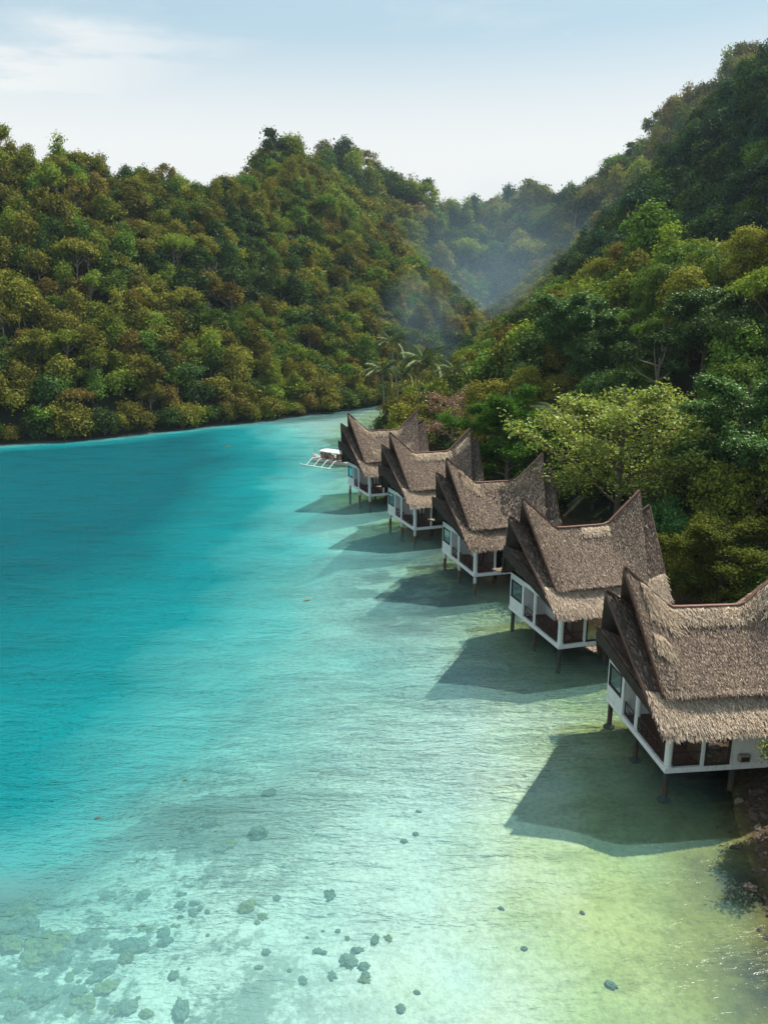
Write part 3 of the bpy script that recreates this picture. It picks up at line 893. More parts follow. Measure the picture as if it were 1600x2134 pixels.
    lw = low.build('lower_roof', [M_thatch], root)
    fl.build('flared_eave', M_thatch, lw)
    fb = Blades(); n = int(1500 * dens); fx, fy = rng.uniform(-1.0, 7.8, n), rng.uniform(4.35, 5.6, n)
    fb.add(np.column_stack([fx, fy, 3.2 - (fy - 4.3) * .15]), np.column_stack([rng.normal(0, .06, n), rng.uniform(.2, .4, n), rng.uniform(-.1, .02, n)]), np.tile((0, 0, 1.0), (n, 1)) + rng.normal(0, .2, (n, 3)), rng.uniform(.03, .06, n), np.clip(rng.normal(.6, .2, n), 0, 1), np.full(n, .2))
    fb.build('thatch', lw)
    # barge boards
    for sd in (-1, 1):
        nr = sd == -1
        for rp, ep, h0, h1, par in (((-1.33, 10.34), mA if nr else gA, .34, .25, roof), ((8.55, 10.29), mB_ if nr else gB, .30, .25, roof), ((-2.29, 9.01), eA if nr else fA, .34, .25, lw), ((9.53, 9.04), eB if nr else fB, .3, .25, lw)):
            s_ = -.05 if rp[0] < 3 else .05
            mb = MB(); edge_board(mb, (rp[0] + s_, 0, rp[1]), (ep[0] + s_, ep[1] * sd, ep[2] + .02), h0 * .8, h1 * .8); mb.build('barge_board', M_board, par)
    mb = MB(); r = smooth_ridge(RIDGE, 25)
    for a, b in zip(r[:-1], r[1:]): mb.bar((a[0], 0, a[1] + .07), (b[0] + .01, 0, b[1] + .07), .22, .10)
    mb.build('ridge_board', M_ridge, roof)
    mb = MB()
    for (a, b) in ((LRIDGE[0], (0.1, 7.4)), (LRIDGE[3], (7.0, 7.4))):
        mb = MB(); mb.bar((a[0], 0, a[1] + .07), (b[0], 0, b[1]), .24, .10); mb.build('ridge_board', M_board, lw)
    # the small prow hood over the front windows
    hd = MB(); D = Vector((-2.62, 0, 6.8)); Bk = Vector((.2, 0, 5.6))
    hb = Blades()
    for sd in (-1, 1):
        c = Vector((-.62, 4.4 * sd, 3.45)); cb = Vector((.2, 4.6 * sd, 3.3))
        nrm = (c - D).cross(cb - D).normalized()
        if nrm.z < 0: nrm = -nrm
        a = [D, c, cb, Bk]
        hd.prism(a if sd == 1 else a[::-1], nrm * -.1)
        n = int(1500 * dens) if sd == -1 else 300
        s_, t_ = rng.uniform(0, 1, n), rng.uniform(0, .97, n)
        Da, Ba, ca, cba = [np.array(k) for k in (D, Bk, c, cb)]
        top = Da + (Ba - Da) * s_[:, None]; bot = ca + (cba - ca) * s_[:, None]
        p = top + (bot - top) * t_[:, None]; dd = bot - top; dd /= np.linalg.norm(dd, axis=1, keepdims=True)
        nn = np.tile(np.array(nrm), (n, 1))
        hb.add(p + nn * .03, dd * rng.uniform(.2, .4, n)[:, None] + nn * .05, nn + rng.normal(0, .2, (n, 3)), rng.uniform(.03, .06, n), np.clip(rng.normal(.3, .15, n), 0, 1), np.zeros(n))
    hood = hd.build('hood_roof', M_thatch, root)
    hb.build('thatch', hood)
    for sd in (-1, 1):
        mb = MB(); edge_board(mb, (-2.68, 0, 6.8), (-.68, 4.45 * sd, 3.45), .75, .5, .06); mb.build('barge_board', M_dark, hood)
    if ac:
        mb = MB(); mb.box((4.04, v1 - .30, .50), (4.62, v1 - .003, .90)); o = mb.build('air_conditioner', M_metal, root, bevel=.02)
        mb = MB(); mb.box((4.10, v1 - .312, .55), (4.56, v1 - .302, .82)); mb.build('grille', M_dark, o)
    return root


HUTS = [
    (14.433, 40.945, 6.11, 0.979, 'nearest thatched stilt hut, air conditioner on its side wall, shaggy straw ridge',
     [(0.10, .90, -.01, .14, 3400, .72, .55), (.10, .30, .03, .30, 900, .70, .75), (.06, .16, .48, .62, 420, .6, .9), (.84, .98, .1, .3, 500, .7, .6)], .25, .84, 'curtain', M_stiltdark, True, 1.25),
    (11.467, 56.623, 16.1, .997, 'second nearest hut, smooth brown roof with pale straw eave and yellow bamboo door',
     [(.50, .70, .0, .10, 600, .85, .5)], .25, .86, 'bamboo', M_stiltdark, False, 1.15),
    (7.1, 72.567, 16.23, 1.001, 'middle hut of the five, with a plain brown eave and a straw covered ridge',
     [(.12, .34, -.01, .25, 900, .62, .7), (.34, .80, -.01, .13, 1300, .42, .7)], 0.05, .50, 'none', M_stiltwhite, False, 0.95),
    (1.91, 88.282, 19.83, 1.006, 'fourth nearest hut, bright straw band along its ridge and pale eave thatch',
     [(.30, .72, -.01, .14, 1500, .90, .6), (.80, .97, .1, .22, 450, .8, .5)], .2, .82, 'none', M_stiltwhite, False, 0.8),
    (-3.535, 104.702, 21.33, 1.017, 'farthest hut at the end of the row, beside the white outrigger boat',
     [(.10, .35, -.01, .2, 500, .62, .6), (.30, .75, -.01, .12, 800, .72, .6), (.2, .9, .6, .9, 1100, .62, .4)], .15, .62, 'none', M_stiltwhite, False, 0.7),
]
for i, h in enumerate(HUTS):
    make_hut(i, (h[0], h[1]), R(h[2]), h[3], *h[4:])


# ------------------------------------------------------------------ trees
LEAF = {
    'dark green': leaf_mat('dark_green_leaves', (0.014, 0.038, 0.010), (0.075, 0.130, 0.030), .25, .04),
    'green': leaf_mat('green_leaves', (0.034, 0.078, 0.010), (0.170, 0.265, 0.034), .3, .04),
    'olive': leaf_mat('olive_leaves', (0.075, 0.080, 0.010), (0.310, 0.285, 0.045), .3, .03),
    'rusty brown': leaf_mat('rusty_leaves', (0.075, 0.058, 0.013), (0.285, 0.205, 0.052), .25, .02),
    'yellow green': leaf_mat('yellow_green_leaves', (0.080, 0.115, 0.012), (0.300, 0.360, 0.050), .35, .03),
    'blue green': leaf_mat('blue_green_leaves', (0.010, 0.034, 0.018), (0.050, 0.112, 0.050), .25, .05),
}
COLS = list(LEAF)


def leaf_quads(P, Nr, L, w, rng):
    """leaf shaped four-sided faces at points P facing Nr"""
    n = len(P)
    Nr = Nr / (np.linalg.norm(Nr, axis=1, keepdims=True) + 1e-9)
    a = np.cross(Nr, rng.normal(size=(n, 3))); a /= np.linalg.norm(a, axis=1, keepdims=True) + 1e-9
    b = np.cross(Nr, a)
    l = (L * rng.uniform(.6, 1.35, n))[:, None] / 2; ww = l * w
    v = np.stack([P - a * l, P + b * ww - Nr * l * .15, P + a * l, P - b * ww - Nr * l * .15], 1)
    return v.reshape(-1, 3)


def crown_arrays(seed, shape, Rr, H, z0, nleaf, leaf):
    """leaf faces of one crown made of many lobes; returns verts, tone and lobe centres"""
    rng = np.random.default_rng(seed)
    nl = {'dome': 13, 'oval': 12, 'broken': 11, 'umbrella': 12, 'open': 9, 'cone': 14}[shape]
    C = []; RR = []
    for i in range(nl):
        az = i * 2.4 + rng.uniform(-.4, .4); u = (i + .5) / nl
        if shape == 'dome': el = u; c = (math.cos(az) * Rr * .66 * math.sqrt(1 - (el * .95) ** 2), math.sin(az) * Rr * .66 * math.sqrt(1 - (el * .95) ** 2), z0 + H * (.12 + .62 * el)); r = Rr * rng.uniform(.34, .5)
        elif shape == 'oval': c = (math.cos(az) * Rr * .5 * math.sin(PI * (.12 + .8 * u)) ** .6, math.sin(az) * Rr * .5 * math.sin(PI * (.12 + .8 * u)) ** .6, z0 + H * (.08 + .8 * u)); r = Rr * rng.uniform(.36, .52)
        elif shape == 'broken': q = rng.uniform(.2, .85); c = (math.cos(az) * Rr * q, math.sin(az) * Rr * q, z0 + H * rng.uniform(.1, .8) * (1.1 - q * .6)); r = Rr * rng.uniform(.24, .44)
        elif shape == 'umbrella': q = math.sqrt(u); c = (math.cos(az) * Rr * .8 * q, math.sin(az) * Rr * .8 * q, z0 + H * (.78 - .28 * q * q) + rng.uniform(-.3, .3)); r = Rr * rng.uniform(.22, .34)
        elif shape == 'open': q = rng.uniform(.35, .95); c = (math.cos(az) * Rr * q, math.sin(az) * Rr * q, z0 + H * rng.uniform(.3, .95) * (1.1 - q * .4)); r = Rr * rng.uniform(.18, .3)
        else: c = (math.cos(az) * Rr * .55 * (1 - u), math.sin(az) * Rr * .55 * (1 - u), z0 + H * (.06 + .88 * u)); r = Rr * (.5 * (1 - u) + .2) * rng.uniform(.8, 1.1)
        C.append(c); RR.append(r)
    C = np.array(C); RR = np.array(RR)
    k = 9; nc = nleaf // k
    # sprays of leaves on the lobes
    li = rng.choice(nl, nc, p=RR ** 2 / np.sum(RR ** 2))
    d = rng.normal(size=(nc, 3)); d[:, 2] = np.abs(d[:, 2]) * 1.0 + rng.normal(size=nc) * .45; d /= np.linalg.norm(d, axis=1, keepdims=True)
    flat = {'umbrella': .55, 'open': .6, 'dome': .8, 'oval': .95, 'broken': .8, 'cone': .8}[shape]
    rad = RR[li] * rng.uniform(.62, 1.12, nc) ** .6
    S = C[li] + d * rad[:, None] * np.array([1, 1, flat])
    lobet = rng.uniform(-.14, .14, nl)
    P = np.repeat(S, k, 0) + rng.normal(size=(nc * k, 3)) * leaf * 1.15 * np.array([1, 1, .6])
    dd = np.repeat(d, k, 0)
    nr = dd * .95 + np.array([0, 0, .28]) + rng.normal(size=P.shape) * .42
    tone = np.clip(.45 + np.repeat(lobet[li] + rng.normal(0, .20, nc), k) + rng.normal(0, .18, len(P)), 0, 1)
    return leaf_quads(P, nr, leaf, .62, rng), tone, C, RR


def trunk_mb(C, Rr, z0, H, rng, thick=.2, nlimb=7, flare=1.3):
    mb = MB(); top = z0 + H * .45
    lean = np.array([rng.uniform(-.3, .3), rng.uniform(-.3, .3)])
    tp = lambda t: Vector((lean[0] * t * 1.4 + math.sin(t * 4) * .1, lean[1] * t * 1.4, -1.2 + (top + 1.2) * t))
    mb.tube([tp(t) for t in np.linspace(0, 1, 7)], [thick * (flare if i == 0 else 1 - .09 * i) for i in range(7)], 7)
    order = rng.permutation(len(C))[:nlimb]
    for i in order:
        s_ = tp(rng.uniform(.45, .95)); e = Vector(C[i]); m = (s_ + e) / 2 + Vector((0, 0, -.15 * (e - s_).length * .4))
        mb.tube([s_, s_ * .5 + m * .5, m, m * .45 + e * .55, e], [thick * .5, thick * .42, thick * .33, thick * .22, thick * .08], 5)
    return mb


SHAPES = [('dome', 3.6, 4.4, 1.6), ('oval', 3.0, 6.6, 1.2), ('broken', 3.9, 5.4, 1.2), ('umbrella', 4.4, 3.4, 4.2), ('open', 3.4, 4.2, 4.6), ('cone', 2.5, 8.0, 1.5)]


def crown_mesh(name, v, tone, mat):
    q = np.arange(len(v)).reshape(-1, 4)
    me = fast_mesh(name, v, q); me.materials.append(mat); add_attr(me, 'tone', tone, 'FACE'); return me


TREE = {}     # (shape index, lod) -> colour -> meshes


def tree_meshes(si, lod, col):
    key = (si, lod, col)
    if key in TREE: return TREE[key]
    base = (si, lod)
    if base not in TREE:
        sh, Rr, H, z0 = SHAPES[si % len(SHAPES)]
        n, lf = ((2700, .50), (9500, .27))[lod]
        if sh == 'open': n = int(n * .6)
        if sh == 'cone': n = int(n * .8)
        v, t, C, RR = crown_arrays(31 + si * 7, sh, Rr, H, z0, n, lf)
        rng = np.random.default_rng(si)
        tm = trunk_mb(C, Rr, z0, H, rng)
        to = bpy.data.meshes.new('trunk'); to.from_pydata([tuple(p) for p in tm.v], [], tm.f); to.materials.append(M_barkpale if si % 3 == 1 else M_bark)
        TREE[base] = (v, t, tm, to)
    v, t, tm, to = TREE[base]
    TREE[key] = (crown_mesh('crown', v, t, LEAF[col]), to)
    return TREE[key]


def forest_mesh(si, col):
    tree_meshes(si, 0, col)
    v, t, tm, to = TREE[(si, 0)]
    n = len(v); tv = np.array([tuple(p) for p in tm.v]); quads = [f for f in tm.f if len(f) == 4]
    q = np.vstack([np.arange(n).reshape(-1, 4), np.array(quads) + n])
    me = fast_mesh('forest_tree', np.vstack([v, tv]), q)
    me.materials.append(LEAF[col]); me.materials.append(M_barkpale)
    me.polygons.foreach_set('material_index', np.concatenate([np.zeros(n // 4), np.ones(len(quads))]).astype(np.int32))
    add_attr(me, 'tone', np.concatenate([t, np.zeros(len(quads))]), 'FACE')
    return me


def XW(px, y, z):
    """world x of a photo column for a thing standing y metres away at height z"""
    return (px - 800) / FPX * (y * math.cos(PITCH) + (HC - z) * math.sin(PITCH))


def ZW(py, y): return HC + y * ratio(py)


def gz(x, y): return float(height(np.array([x]), np.array([y]))[0][0])


# ---- individually shaped trees near the huts: positions first, so that the forest leaves them room
rngT = np.random.default_rng(5)


def branch_tree(name, label, cat, loc, H, spread, h0, nlimb, mat, bark, leaf, per, seed, group=None, flat=.35, twigs=5, toward=None, thick=.3, lw=.55, dens=1.0, droop=.25):
    rng = random.Random(seed); nr_ = np.random.default_rng(seed)
    root = empty(name, loc); tag(root, label, cat, group)
    mb = MB(); pts = []
    lean = Vector((rng.uniform(-.5, .5), rng.uniform(-.5, .5), 0))
    tp = lambda t: Vector((0, 0, -.8)) + Vector((0, 0, (H * .8 + .8) * t)) + lean * (t ** 1.5) * 1.2
    mb.tube([tp(t) for t in np.linspace(0, 1, 9)], [thick * (1.35 if i == 0 else 1 - .1 * i) for i in range(9)], 9)
    for i in range(nlimb):
        t = h0 / H + (1 - h0 / H) * (i + .5) / nlimb * .95
        az = i * 2.39996 + rng.uniform(-.3, .3) if toward is None else toward + rng.uniform(-.9, .9)
        L = spread * (1.05 - .62 * max(0, (t - h0 / H) / (1 - h0 / H)) ** 1.4) * rng.uniform(.62, 1.18)
        s_ = tp(min(t * .92, .97)); d = Vector((math.cos(az), math.sin(az), rng.uniform(.35, .75))).normalized()
        P = [s_]; m = 9
        for k in range(m):
            d = (d + Vector((rng.uniform(-.2, .2), rng.uniform(-.2, .2), rng.uniform(-.14, .14) - .045 + (.10 if k > 5 else 0)))).normalized()
            P.append(P[-1] + d * L / m)
        r0 = thick * .42 * (1 - .5 * t)
        mb.tube(P, [r0 * (1 - .09 * k) for k in range(m + 1)], 6)
        for k in range(2, m + 1):
            for sdd in range(2 if k < m else 3):
                a2 = az + (1 if sdd % 2 else -1) * rng.uniform(.5, 1.15) * (1 if k < m else .6); l2 = L * rng.uniform(.2, .42) * (1.15 - k / m * .5)
                d2 = Vector((math.cos(a2), math.sin(a2), rng.uniform(-.15, flat + .35))); Q = [P[k]]
                for j in range(4):
                    d2 = (d2 + Vector((rng.uniform(-.2, .2), rng.uniform(-.2, .2), rng.uniform(-.1, .06)))).normalized(); Q.append(Q[-1] + d2 * l2 / 4)
                mb.tube(Q, [r0 * .35, r0 * .28, r0 * .2, r0 * .13, r0 * .06], 4, cap=False)
                for j in range(1, 5):
                    pts.append(Q[j])
                    for _ in range(twigs):
                        tw = Vector((rng.uniform(-1, 1), rng.uniform(-1, 1), rng.uniform(-.45, .65))).normalized() * rng.uniform(.25, 1.0) * spread * .1
                        pts.append(Q[j] + tw)
    mb.build('trunk', bark, root)
    S = np.array([tuple(p) for p in pts]); S = S[nr_.uniform(size=len(S)) < dens]
    P = np.repeat(S, per, 0) + nr_.normal(size=(len(S) * per, 3)) * leaf * 1.0 * np.array([1, 1, .8])
    nrm = np.array([0, 0, 1.0]) + nr_.normal(size=P.shape) * .55
    tone = np.clip(.5 + np.repeat(nr_.normal(0, .14, len(S)), per) + nr_.normal(0, .2, len(P)), 0, 1)
    me = crown_mesh('crown', leaf_quads(P, nrm, leaf, lw, nr_), tone, mat)
    link(bpy.data.objects.new('crown', me), root)
    return root


L_almond = leaf_mat('almond_leaves', (0.080, 0.120, 0.014), (0.37, 0.42, 0.090), .42, .10, (0.30, 0.15, 0.03), .05)
L_fine = leaf_mat('fine_green_leaves', (0.026, 0.105, 0.009), (0.120, 0.330, 0.032), .35, .03)
L_red = leaf_mat('reddish_leaves', (0.10, 0.05, 0.035), (0.44, 0.24, 0.18), .25, .10)
L_glossy = leaf_mat('glossy_green_leaves', (0.020, 0.070, 0.014), (0.110, 0.230, 0.050), .25, .14)
L_oliv = leaf_mat('fine_olive_leaves', (0.050, 0.078, 0.010), (0.230, 0.255, 0.038), .35, .02)
L_palm = leaf_mat('palm_leaflets', (0.020, 0.045, 0.010), (0.120, 0.160, 0.040), .3, .16)
L_palmdry = leaf_mat('yellow_palm_leaflets', (0.10, 0.085, 0.02), (0.26, 0.19, 0.06), .3, .08)

KEEP = []     # x, y, radius kept free of forest trees


def near_tree(px, py, y, H, spread, h0, n, mat, bark, leaf, per, seed, name, label, cat, keep=None, **kw):
    z = ZW(py, y); x = XW(px, y, z); g = gz(x, y)
    KEEP.append((x, y, keep if keep else spread * .62)); KEEP.append((x + 4.5, y + 4, spread * .5)); KEEP.append((x + 9, y + 8.5, spread * .45))
    return branch_tree(name, label, cat, (x, y, g), max(H, 3), spread, h0, n, mat, bark, leaf, per, seed, **kw)


near_tree(1300, 880, 78, 20.0, 10.6, 5.0, 19, L_almond, M_bark, .40, 5, 11, 'almond_tree', 'big spreading yellow green tree with tiered branches behind the second hut', 'tree', keep=7.5, flat=.42, twigs=4, thick=.42, lw=.55, dens=.55)
near_tree(1062, 845, 96, 18.0, 8.6, 5.0, 17, L_fine, M_barkpale, .26, 12, 12, 'feathery_tree', 'vivid green fine leaved tree with pale limbs behind the middle hut', 'tree', flat=.15, twigs=5, thick=.3)
near_tree(945, 840, 122, 14.5, 7.2, 2.5, 14, L_red, M_barkpale, .36, 3, 13, 'bare_tree', 'half bare tree with sparse pinkish leaves behind the farthest hut', 'tree', flat=.1, twigs=2, dens=.55, thick=.24)
near_tree(802, 868, 152, 4.5, 3.2, .4, 9, L_oliv, M_bark, .28, 5, 14, 'shrub', 'airy light green shrub at the water behind the farthest hut ridge', 'shrub', flat=.5, twigs=3, thick=.1)
near_tree(1535, 905, 72, 15.5, 7.0, 4.0, 14, L_glossy, M_bark, .30, 7, 15, 'glossy_tree', 'glossy deep green tree at the right edge beside the big yellow green tree', 'tree', flat=.3, thick=.32)
near_tree(1515, 1105, 60, 9.5, 6.2, 1.2, 15, L_oliv, M_bark, .22, 10, 16, 'fine_leaved_tree', 'olive green fine leaved tree right of the huts, above the nearest roof', 'tree', keep=4.5, flat=.45, thick=.22)
near_tree(1395, 985, 70, 8.0, 4.2, 1.0, 12, L_glossy, M_bark, .26, 7, 17, 'understorey_tree', 'dark green young tree under the right side of the big yellow green tree', 'tree', flat=.4, thick=.18)
near_tree(1215, 1075, 68, 6.0, 3.8, .5, 12, L_glossy, M_bark, .24, 7, 18, 'shrub', 'dark green bush between the middle and second hut roofs, below the big tree', 'shrub', flat=.5, thick=.12)
near_tree(1200, 700, 118, 15.5, 7.8, 4.0, 16, L_glossy, M_bark, .36, 8, 19, 'broad_tree', 'broad bright green crown above the big yellow green tree', 'tree', flat=.45, thick=.34)
near_tree(1470, 700, 100, 14.5, 7.0, 4.0, 15, L_glossy, M_bark, .34, 8, 20, 'broad_tree', 'broad dark green crown on the slope upper right of the big yellow green tree', 'tree', flat=.45, thick=.34)
# tree on the shore whose twigs reach in front of the nearest hut
branch_tree('shore_tree', 'tree with small yellow green leaves reaching in front of the nearest hut', 'tree', (21.4, 33.6, 1.0), 8.2, 3.5, 2.2, 12, L_almond, M_bark, .16, 6, 21, flat=.2, twigs=3, thick=.14)
KEEP.append((21.4, 33.6, 3))


def crown_tree(label, group, x, y, si, lod, col, sc, rz, cat='tree', name='broadleaf_tree', sink=0.0, zs=1.0):
    cm, tm = tree_meshes(si, lod, col)
    root = empty(name, (x, y, gz(x, y) - sink), rz); root.scale = (sc, sc, sc * zs); tag(root, label, cat, group)
    link(bpy.data.objects.new('crown', cm), root); link(bpy.data.objects.new('trunk', tm), root)
    return root


# trees beside the frame on the right shore: they shade and mirror in the shallows
for k, (x, y, sc_) in enumerate(((23.0, 27.5, 1.0), (22.0, 20.5, .9))):
    crown_tree('green shore tree standing just beyond the right edge of the shallows', 'trees on the right shore', x, y, (0, 2)[k], 1, 'green', sc_, k * 2.0)
    KEEP.append((x, y, 4))


# ---- palms
def frond_mesh(seed, L, droop, mat):
    rng = np.random.default_rng(seed); n = 34
    t = np.linspace(0, 1, 14); z = .55 * L * t * .55 - droop * L * t ** 2.2; x = L * (t - .12 * t ** 3)
    mb = MB(); mb.tube([(a, 0, b) for a, b in zip(x, z)], [.045 * (1 - .8 * q) + .006 for q in t], 4)
    v = [tuple(p) for p in mb.v]; q = [f for f in mb.f if len(f) == 4]; tone = [.8] * len(q)
    for i in range(n):
        u = .12 + .87 * i / n; px, pz = np.interp(u, t, x), np.interp(u, t, z)
        l = L * .24 * math.sin(PI * (.12 + .8 * u)) ** .7
        for sd in (-1, 1):
            dx, dy, dz = .55 + rng.uniform(-.12, .12), sd * .8, -.35 - rng.uniform(0, .45)
            w = .05 * L / 3
            a = np.array((px, 0, pz)); m = a + np.array((dx, dy, dz * .2)) * l * .5; e = a + np.array((dx * 1.05, dy * .9, dz)) * l
            b0 = len(v); v += [tuple(a), tuple(m + (w, 0, .01)), tuple(e), tuple(m - (w, 0, .01))]; q.append((b0, b0 + 1, b0 + 2, b0 + 3)); tone.append(float(np.clip(rng.normal(.5, .2), 0, 1)))
    me = fast_mesh('frond', v, q); me.materials.append(mat); add_attr(me, 'tone', tone, 'FACE'); return me


FR = [frond_mesh(s, 4.3, d, L_palm) for s, d in ((1, .42), (2, .7), (3, 1.0))]; FRD = frond_mesh(4, 4.0, 1.25, L_palmdry)


def palm(label, px, py, y, base_dx, sc=1.0, n=20, seed=0, dry=2):
    rng = random.Random(seed)
    z = ZW(py, y); x = XW(px, y, z); bx, by = x + base_dx, y + .5; g = gz(bx, by); KEEP.append((bx, by, 3.2)); KEEP.append((bx * .97, by - 4.5, 3.0))
    root = empty('palm_tree', (bx, by, g)); tag(root, label, 'palm', 'coconut palms beyond the farthest hut' if y > 120 else None)
    top = Vector((x - bx, y - by, z - g)); mb = MB()
    P = [Vector((top.x * t ** 1.7, top.y * t, -.6 + (top.z + .6) * t)) for t in np.linspace(0, 1, 12)]
    mb.tube(P, [.26] + [.17 - .006 * i for i in range(11)], 8); mb.build('trunk', M_barkpale, root)
    for i in range(n):
        d = i >= n - dry
        o = bpy.data.objects.new('frond', FRD if d else FR[min(2, int(3 * i / n))]); link(o, root)
        o.location = top; o.rotation_euler = (rng.uniform(-.2, .2), (-.75 + 1.15 * i / n) + rng.uniform(-.1, .1), i * 2.4 + rng.uniform(-.2, .2)); o.scale = [sc * rng.uniform(.85, 1.1)] * 3
    mb = MB()
    for k in range(5): mb.tube([top + Vector((math.cos(k * 1.25) * .25, math.sin(k * 1.25) * .25, -.2 + dz)) for dz in (-.17, -.1, 0, .1, .17)], [.05, .14, .17, .13, .04], 7)
    mb.build('coconuts', M_bamboo, root)
    return root


palm('tall slender palm with a long pale trunk beyond the farthest hut', 814, 712, 166, 1.9, .92, 20, 1)
palm('leafy palm left of the tallest palm, fronds hanging low over the water', 797, 772, 160, .4, 1.05, 20, 2, 4)
palm('wide crowned palm right of the tallest palm, with shining fronds', 882, 752, 150, -1.2, 1.15, 22, 3)
palm('small palm at the right end of the palm group, above the half bare tree', 946, 772, 142, .6, .9, 18, 4)
palm('low palm behind the tallest palm trunk, in shade', 838, 775, 172, .5, 1.0, 20, 6, 3)
palm('drooping yellowish palm half hidden behind the big yellow green tree', 1168, 872, 92, .5, .95, 16, 5, 3)

# ---- the forest: every visible slope is planted; the 290 that show largest stand as trees of their own
rngF = np.random.default_rng(77)
cand = []
for (x0, x1, y0, y1, s) in ((12, 125, 36, 150, 5.0), (-150, 125, 150, 330, 4.1), (-150, 12, 100, 150, 4.1), (-150, 200, 330, 470, 7.0), (-60, 220, 470, 700, 9.5)):
    gx, gy = np.meshgrid(np.arange(x0, x1, s), np.arange(y0, y1, s))
    gx = gx + rngF.uniform(-.45, .45, gx.shape) * s + (np.arange(gx.shape[0])[:, None] % 2) * s * .5; gy = gy + rngF.uniform(-.45, .45, gx.shape) * s
    cand.append(np.stack([gx.ravel(), gy.ravel(), np.full(gx.size, s)], 1))
# a dense row of low crowns along the far shore
t = np.arange(0, 330, 2.9); cum = np.concatenate([[0], np.cumsum(np.hypot(*np.diff(SH_L[1:], axis=0).T))])
sx, sy = np.interp(t, cum, SH_L[1:, 0]), np.interp(t, cum, SH_L[1:, 1]); kk = t < cum[-1]
row = np.stack([sx + rngF.uniform(-1, 0, len(t)), sy + rngF.uniform(.8, 2.6, len(t)), np.full(len(t), 3.9)], 1)[kk]
row[:, 2] = rngF.uniform(102.8, 105.6, len(row))
t = np.arange(0, 400, 3.6); SR = SH_R[9:]; cum = np.concatenate([[0], np.cumsum(np.hypot(*np.diff(SR, axis=0).T))]); kk = t < cum[-1]
rowr = np.stack([np.interp(t, cum, SR[:, 0]) + rngF.uniform(9.0, 10.5, len(t)), np.interp(t, cum, SR[:, 1]), np.full(len(t), 104.2)], 1)[kk]
t2 = np.arange(0, 400, 3.4); SR = SH_R[18:]; cum = np.concatenate([[0], np.cumsum(np.hypot(*np.diff(SR, axis=0).T))]); k2 = t2 < cum[-1]
rowq = np.stack([np.interp(t2, cum, SR[:, 0]) + rngF.uniform(2, 3.2, len(t2)), np.interp(t2, cum, SR[:, 1]), np.full(len(t2), 104.0)], 1)[k2]
cand = np.vstack(cand + [row, rowr, rowq])
X, Y, S = cand.T
hz, wet, dep = height(X, Y)
dR = pdist(X, Y, SH_R); dL = pdist(X, Y, SH_L)
low = S > 50; S = np.where(low, S - 100, S)
ok = ~wet & (low | (np.minimum(dR, dL) > 3.0))
ok &= ~((dR < 11.0) & (Y < 118) & ~low)
for kx, ky, kr in KEEP: ok &= np.hypot(X - kx, Y - ky) > kr
for h_ in HUTS:
    c, s_ = math.cos(R(h_[2])), math.sin(R(h_[2])); cx_, cy_ = h_[0] + 4.2 * c, h_[1] + 4.2 * s_
    ok &= np.hypot(X - cx_, Y - cy_) > 8.6
PXc = 800 + FPX * X / (Y * math.cos(PITCH) + (HC - hz) * math.sin(PITCH)); ok &= (PXc > -110) & (PXc < 1720)
vis = np.ones(len(X), bool)
for f in np.linspace(.12, .96, 50):
    hh = height(X * f, Y * f)[0]
    hh = np.where(hh > 2.5, hh + np.where(f < .9, 4.0, 0.0), hh)
    line = HC + (hz + 9.0 - HC) * f
    vis &= ~((hh > line) & (Y * (1 - f) > 9))
ok &= vis
X, Y, S, hz, low, PXc, dR, dL = [a[ok] for a in (X, Y, S, hz, low, PXc, dR, dL)]
n = len(X)
left = dL < dR
cn = fbm(X / 22, Y / 22, 3, 44); c2 = rngF.uniform(0, 1, n); mixn = .55 * cn + .45 * c2
ci = np.zeros(n, int)
# colours in loose patches, the left hill drier, the right side greener, with shade, sun and haze painted in
upper = inside(X, Y, np.vstack([FOOT, [(900, 800), (900, 60)]]))
rk = np.argsort(np.argsort(mixn + rngF.uniform(-.12, .12, n))) / max(n, 1)
for i in range(n):
    r_ = rk[i]
    if left[i] or PXc[i] < 900: ci[i] = ([0] * 19 + [1] * 20 + [2] * 41 + [3] * 6 + [4] * 14)[int(r_ * 99.9)]
    elif Y[i] > 430: ci[i] = ([5] * 40 + [0] * 35 + [1] * 25)[int(r_ * 99.9)]  # bluer leaves put the haze of the far hill into the colour
    elif upper[i]: ci[i] = ([5] * 44 + [0] * 38 + [1] * 14 + [2] * 4)[int(r_ * 99.9)]  # darker leaves paint in the shade of the upper slope
    else: ci[i] = ([0] * 9 + [1] * 41 + [2] * 22 + [4] * 26 + [3] * 2)[int(r_ * 99.9)]  # brighter leaves paint in the sunlight on the low ridge
si = rngF.choice(6, n, p=[.24, .28, .24, .07, .08, .09]); si[low] = rngF.choice([0, 2, 0], low.sum())
# a few tall open crowned trees stand out on the ridge lines
skyl = HC + Y * ratio(np.interp(PXc, *zip(*SKY_L))) - 8.5
onridge = (np.abs(hz - skyl) < 2.5)
em = onridge & (rngF.uniform(0, 1, n) < .26)
si[em] = rngF.choice([4, 5, 1, 4], em.sum())
rad = S * rngF.uniform(.66, 1.05, n); rad = np.where(low, rad * .8, rad)
sc = rad / 3.7
sc[em] *= .85
sink = np.where(low, 1.9, .6) * sc
size = rad / np.hypot(X, Y)
# view share counts how much of a crown the slope in front leaves open
big = np.argsort(-size)
indiv = np.zeros(n, bool); indiv[big[:290]] = True
indiv &= True
print('forest trees', n, 'left', left.sum(), 'lod near', (Y < 125).sum())


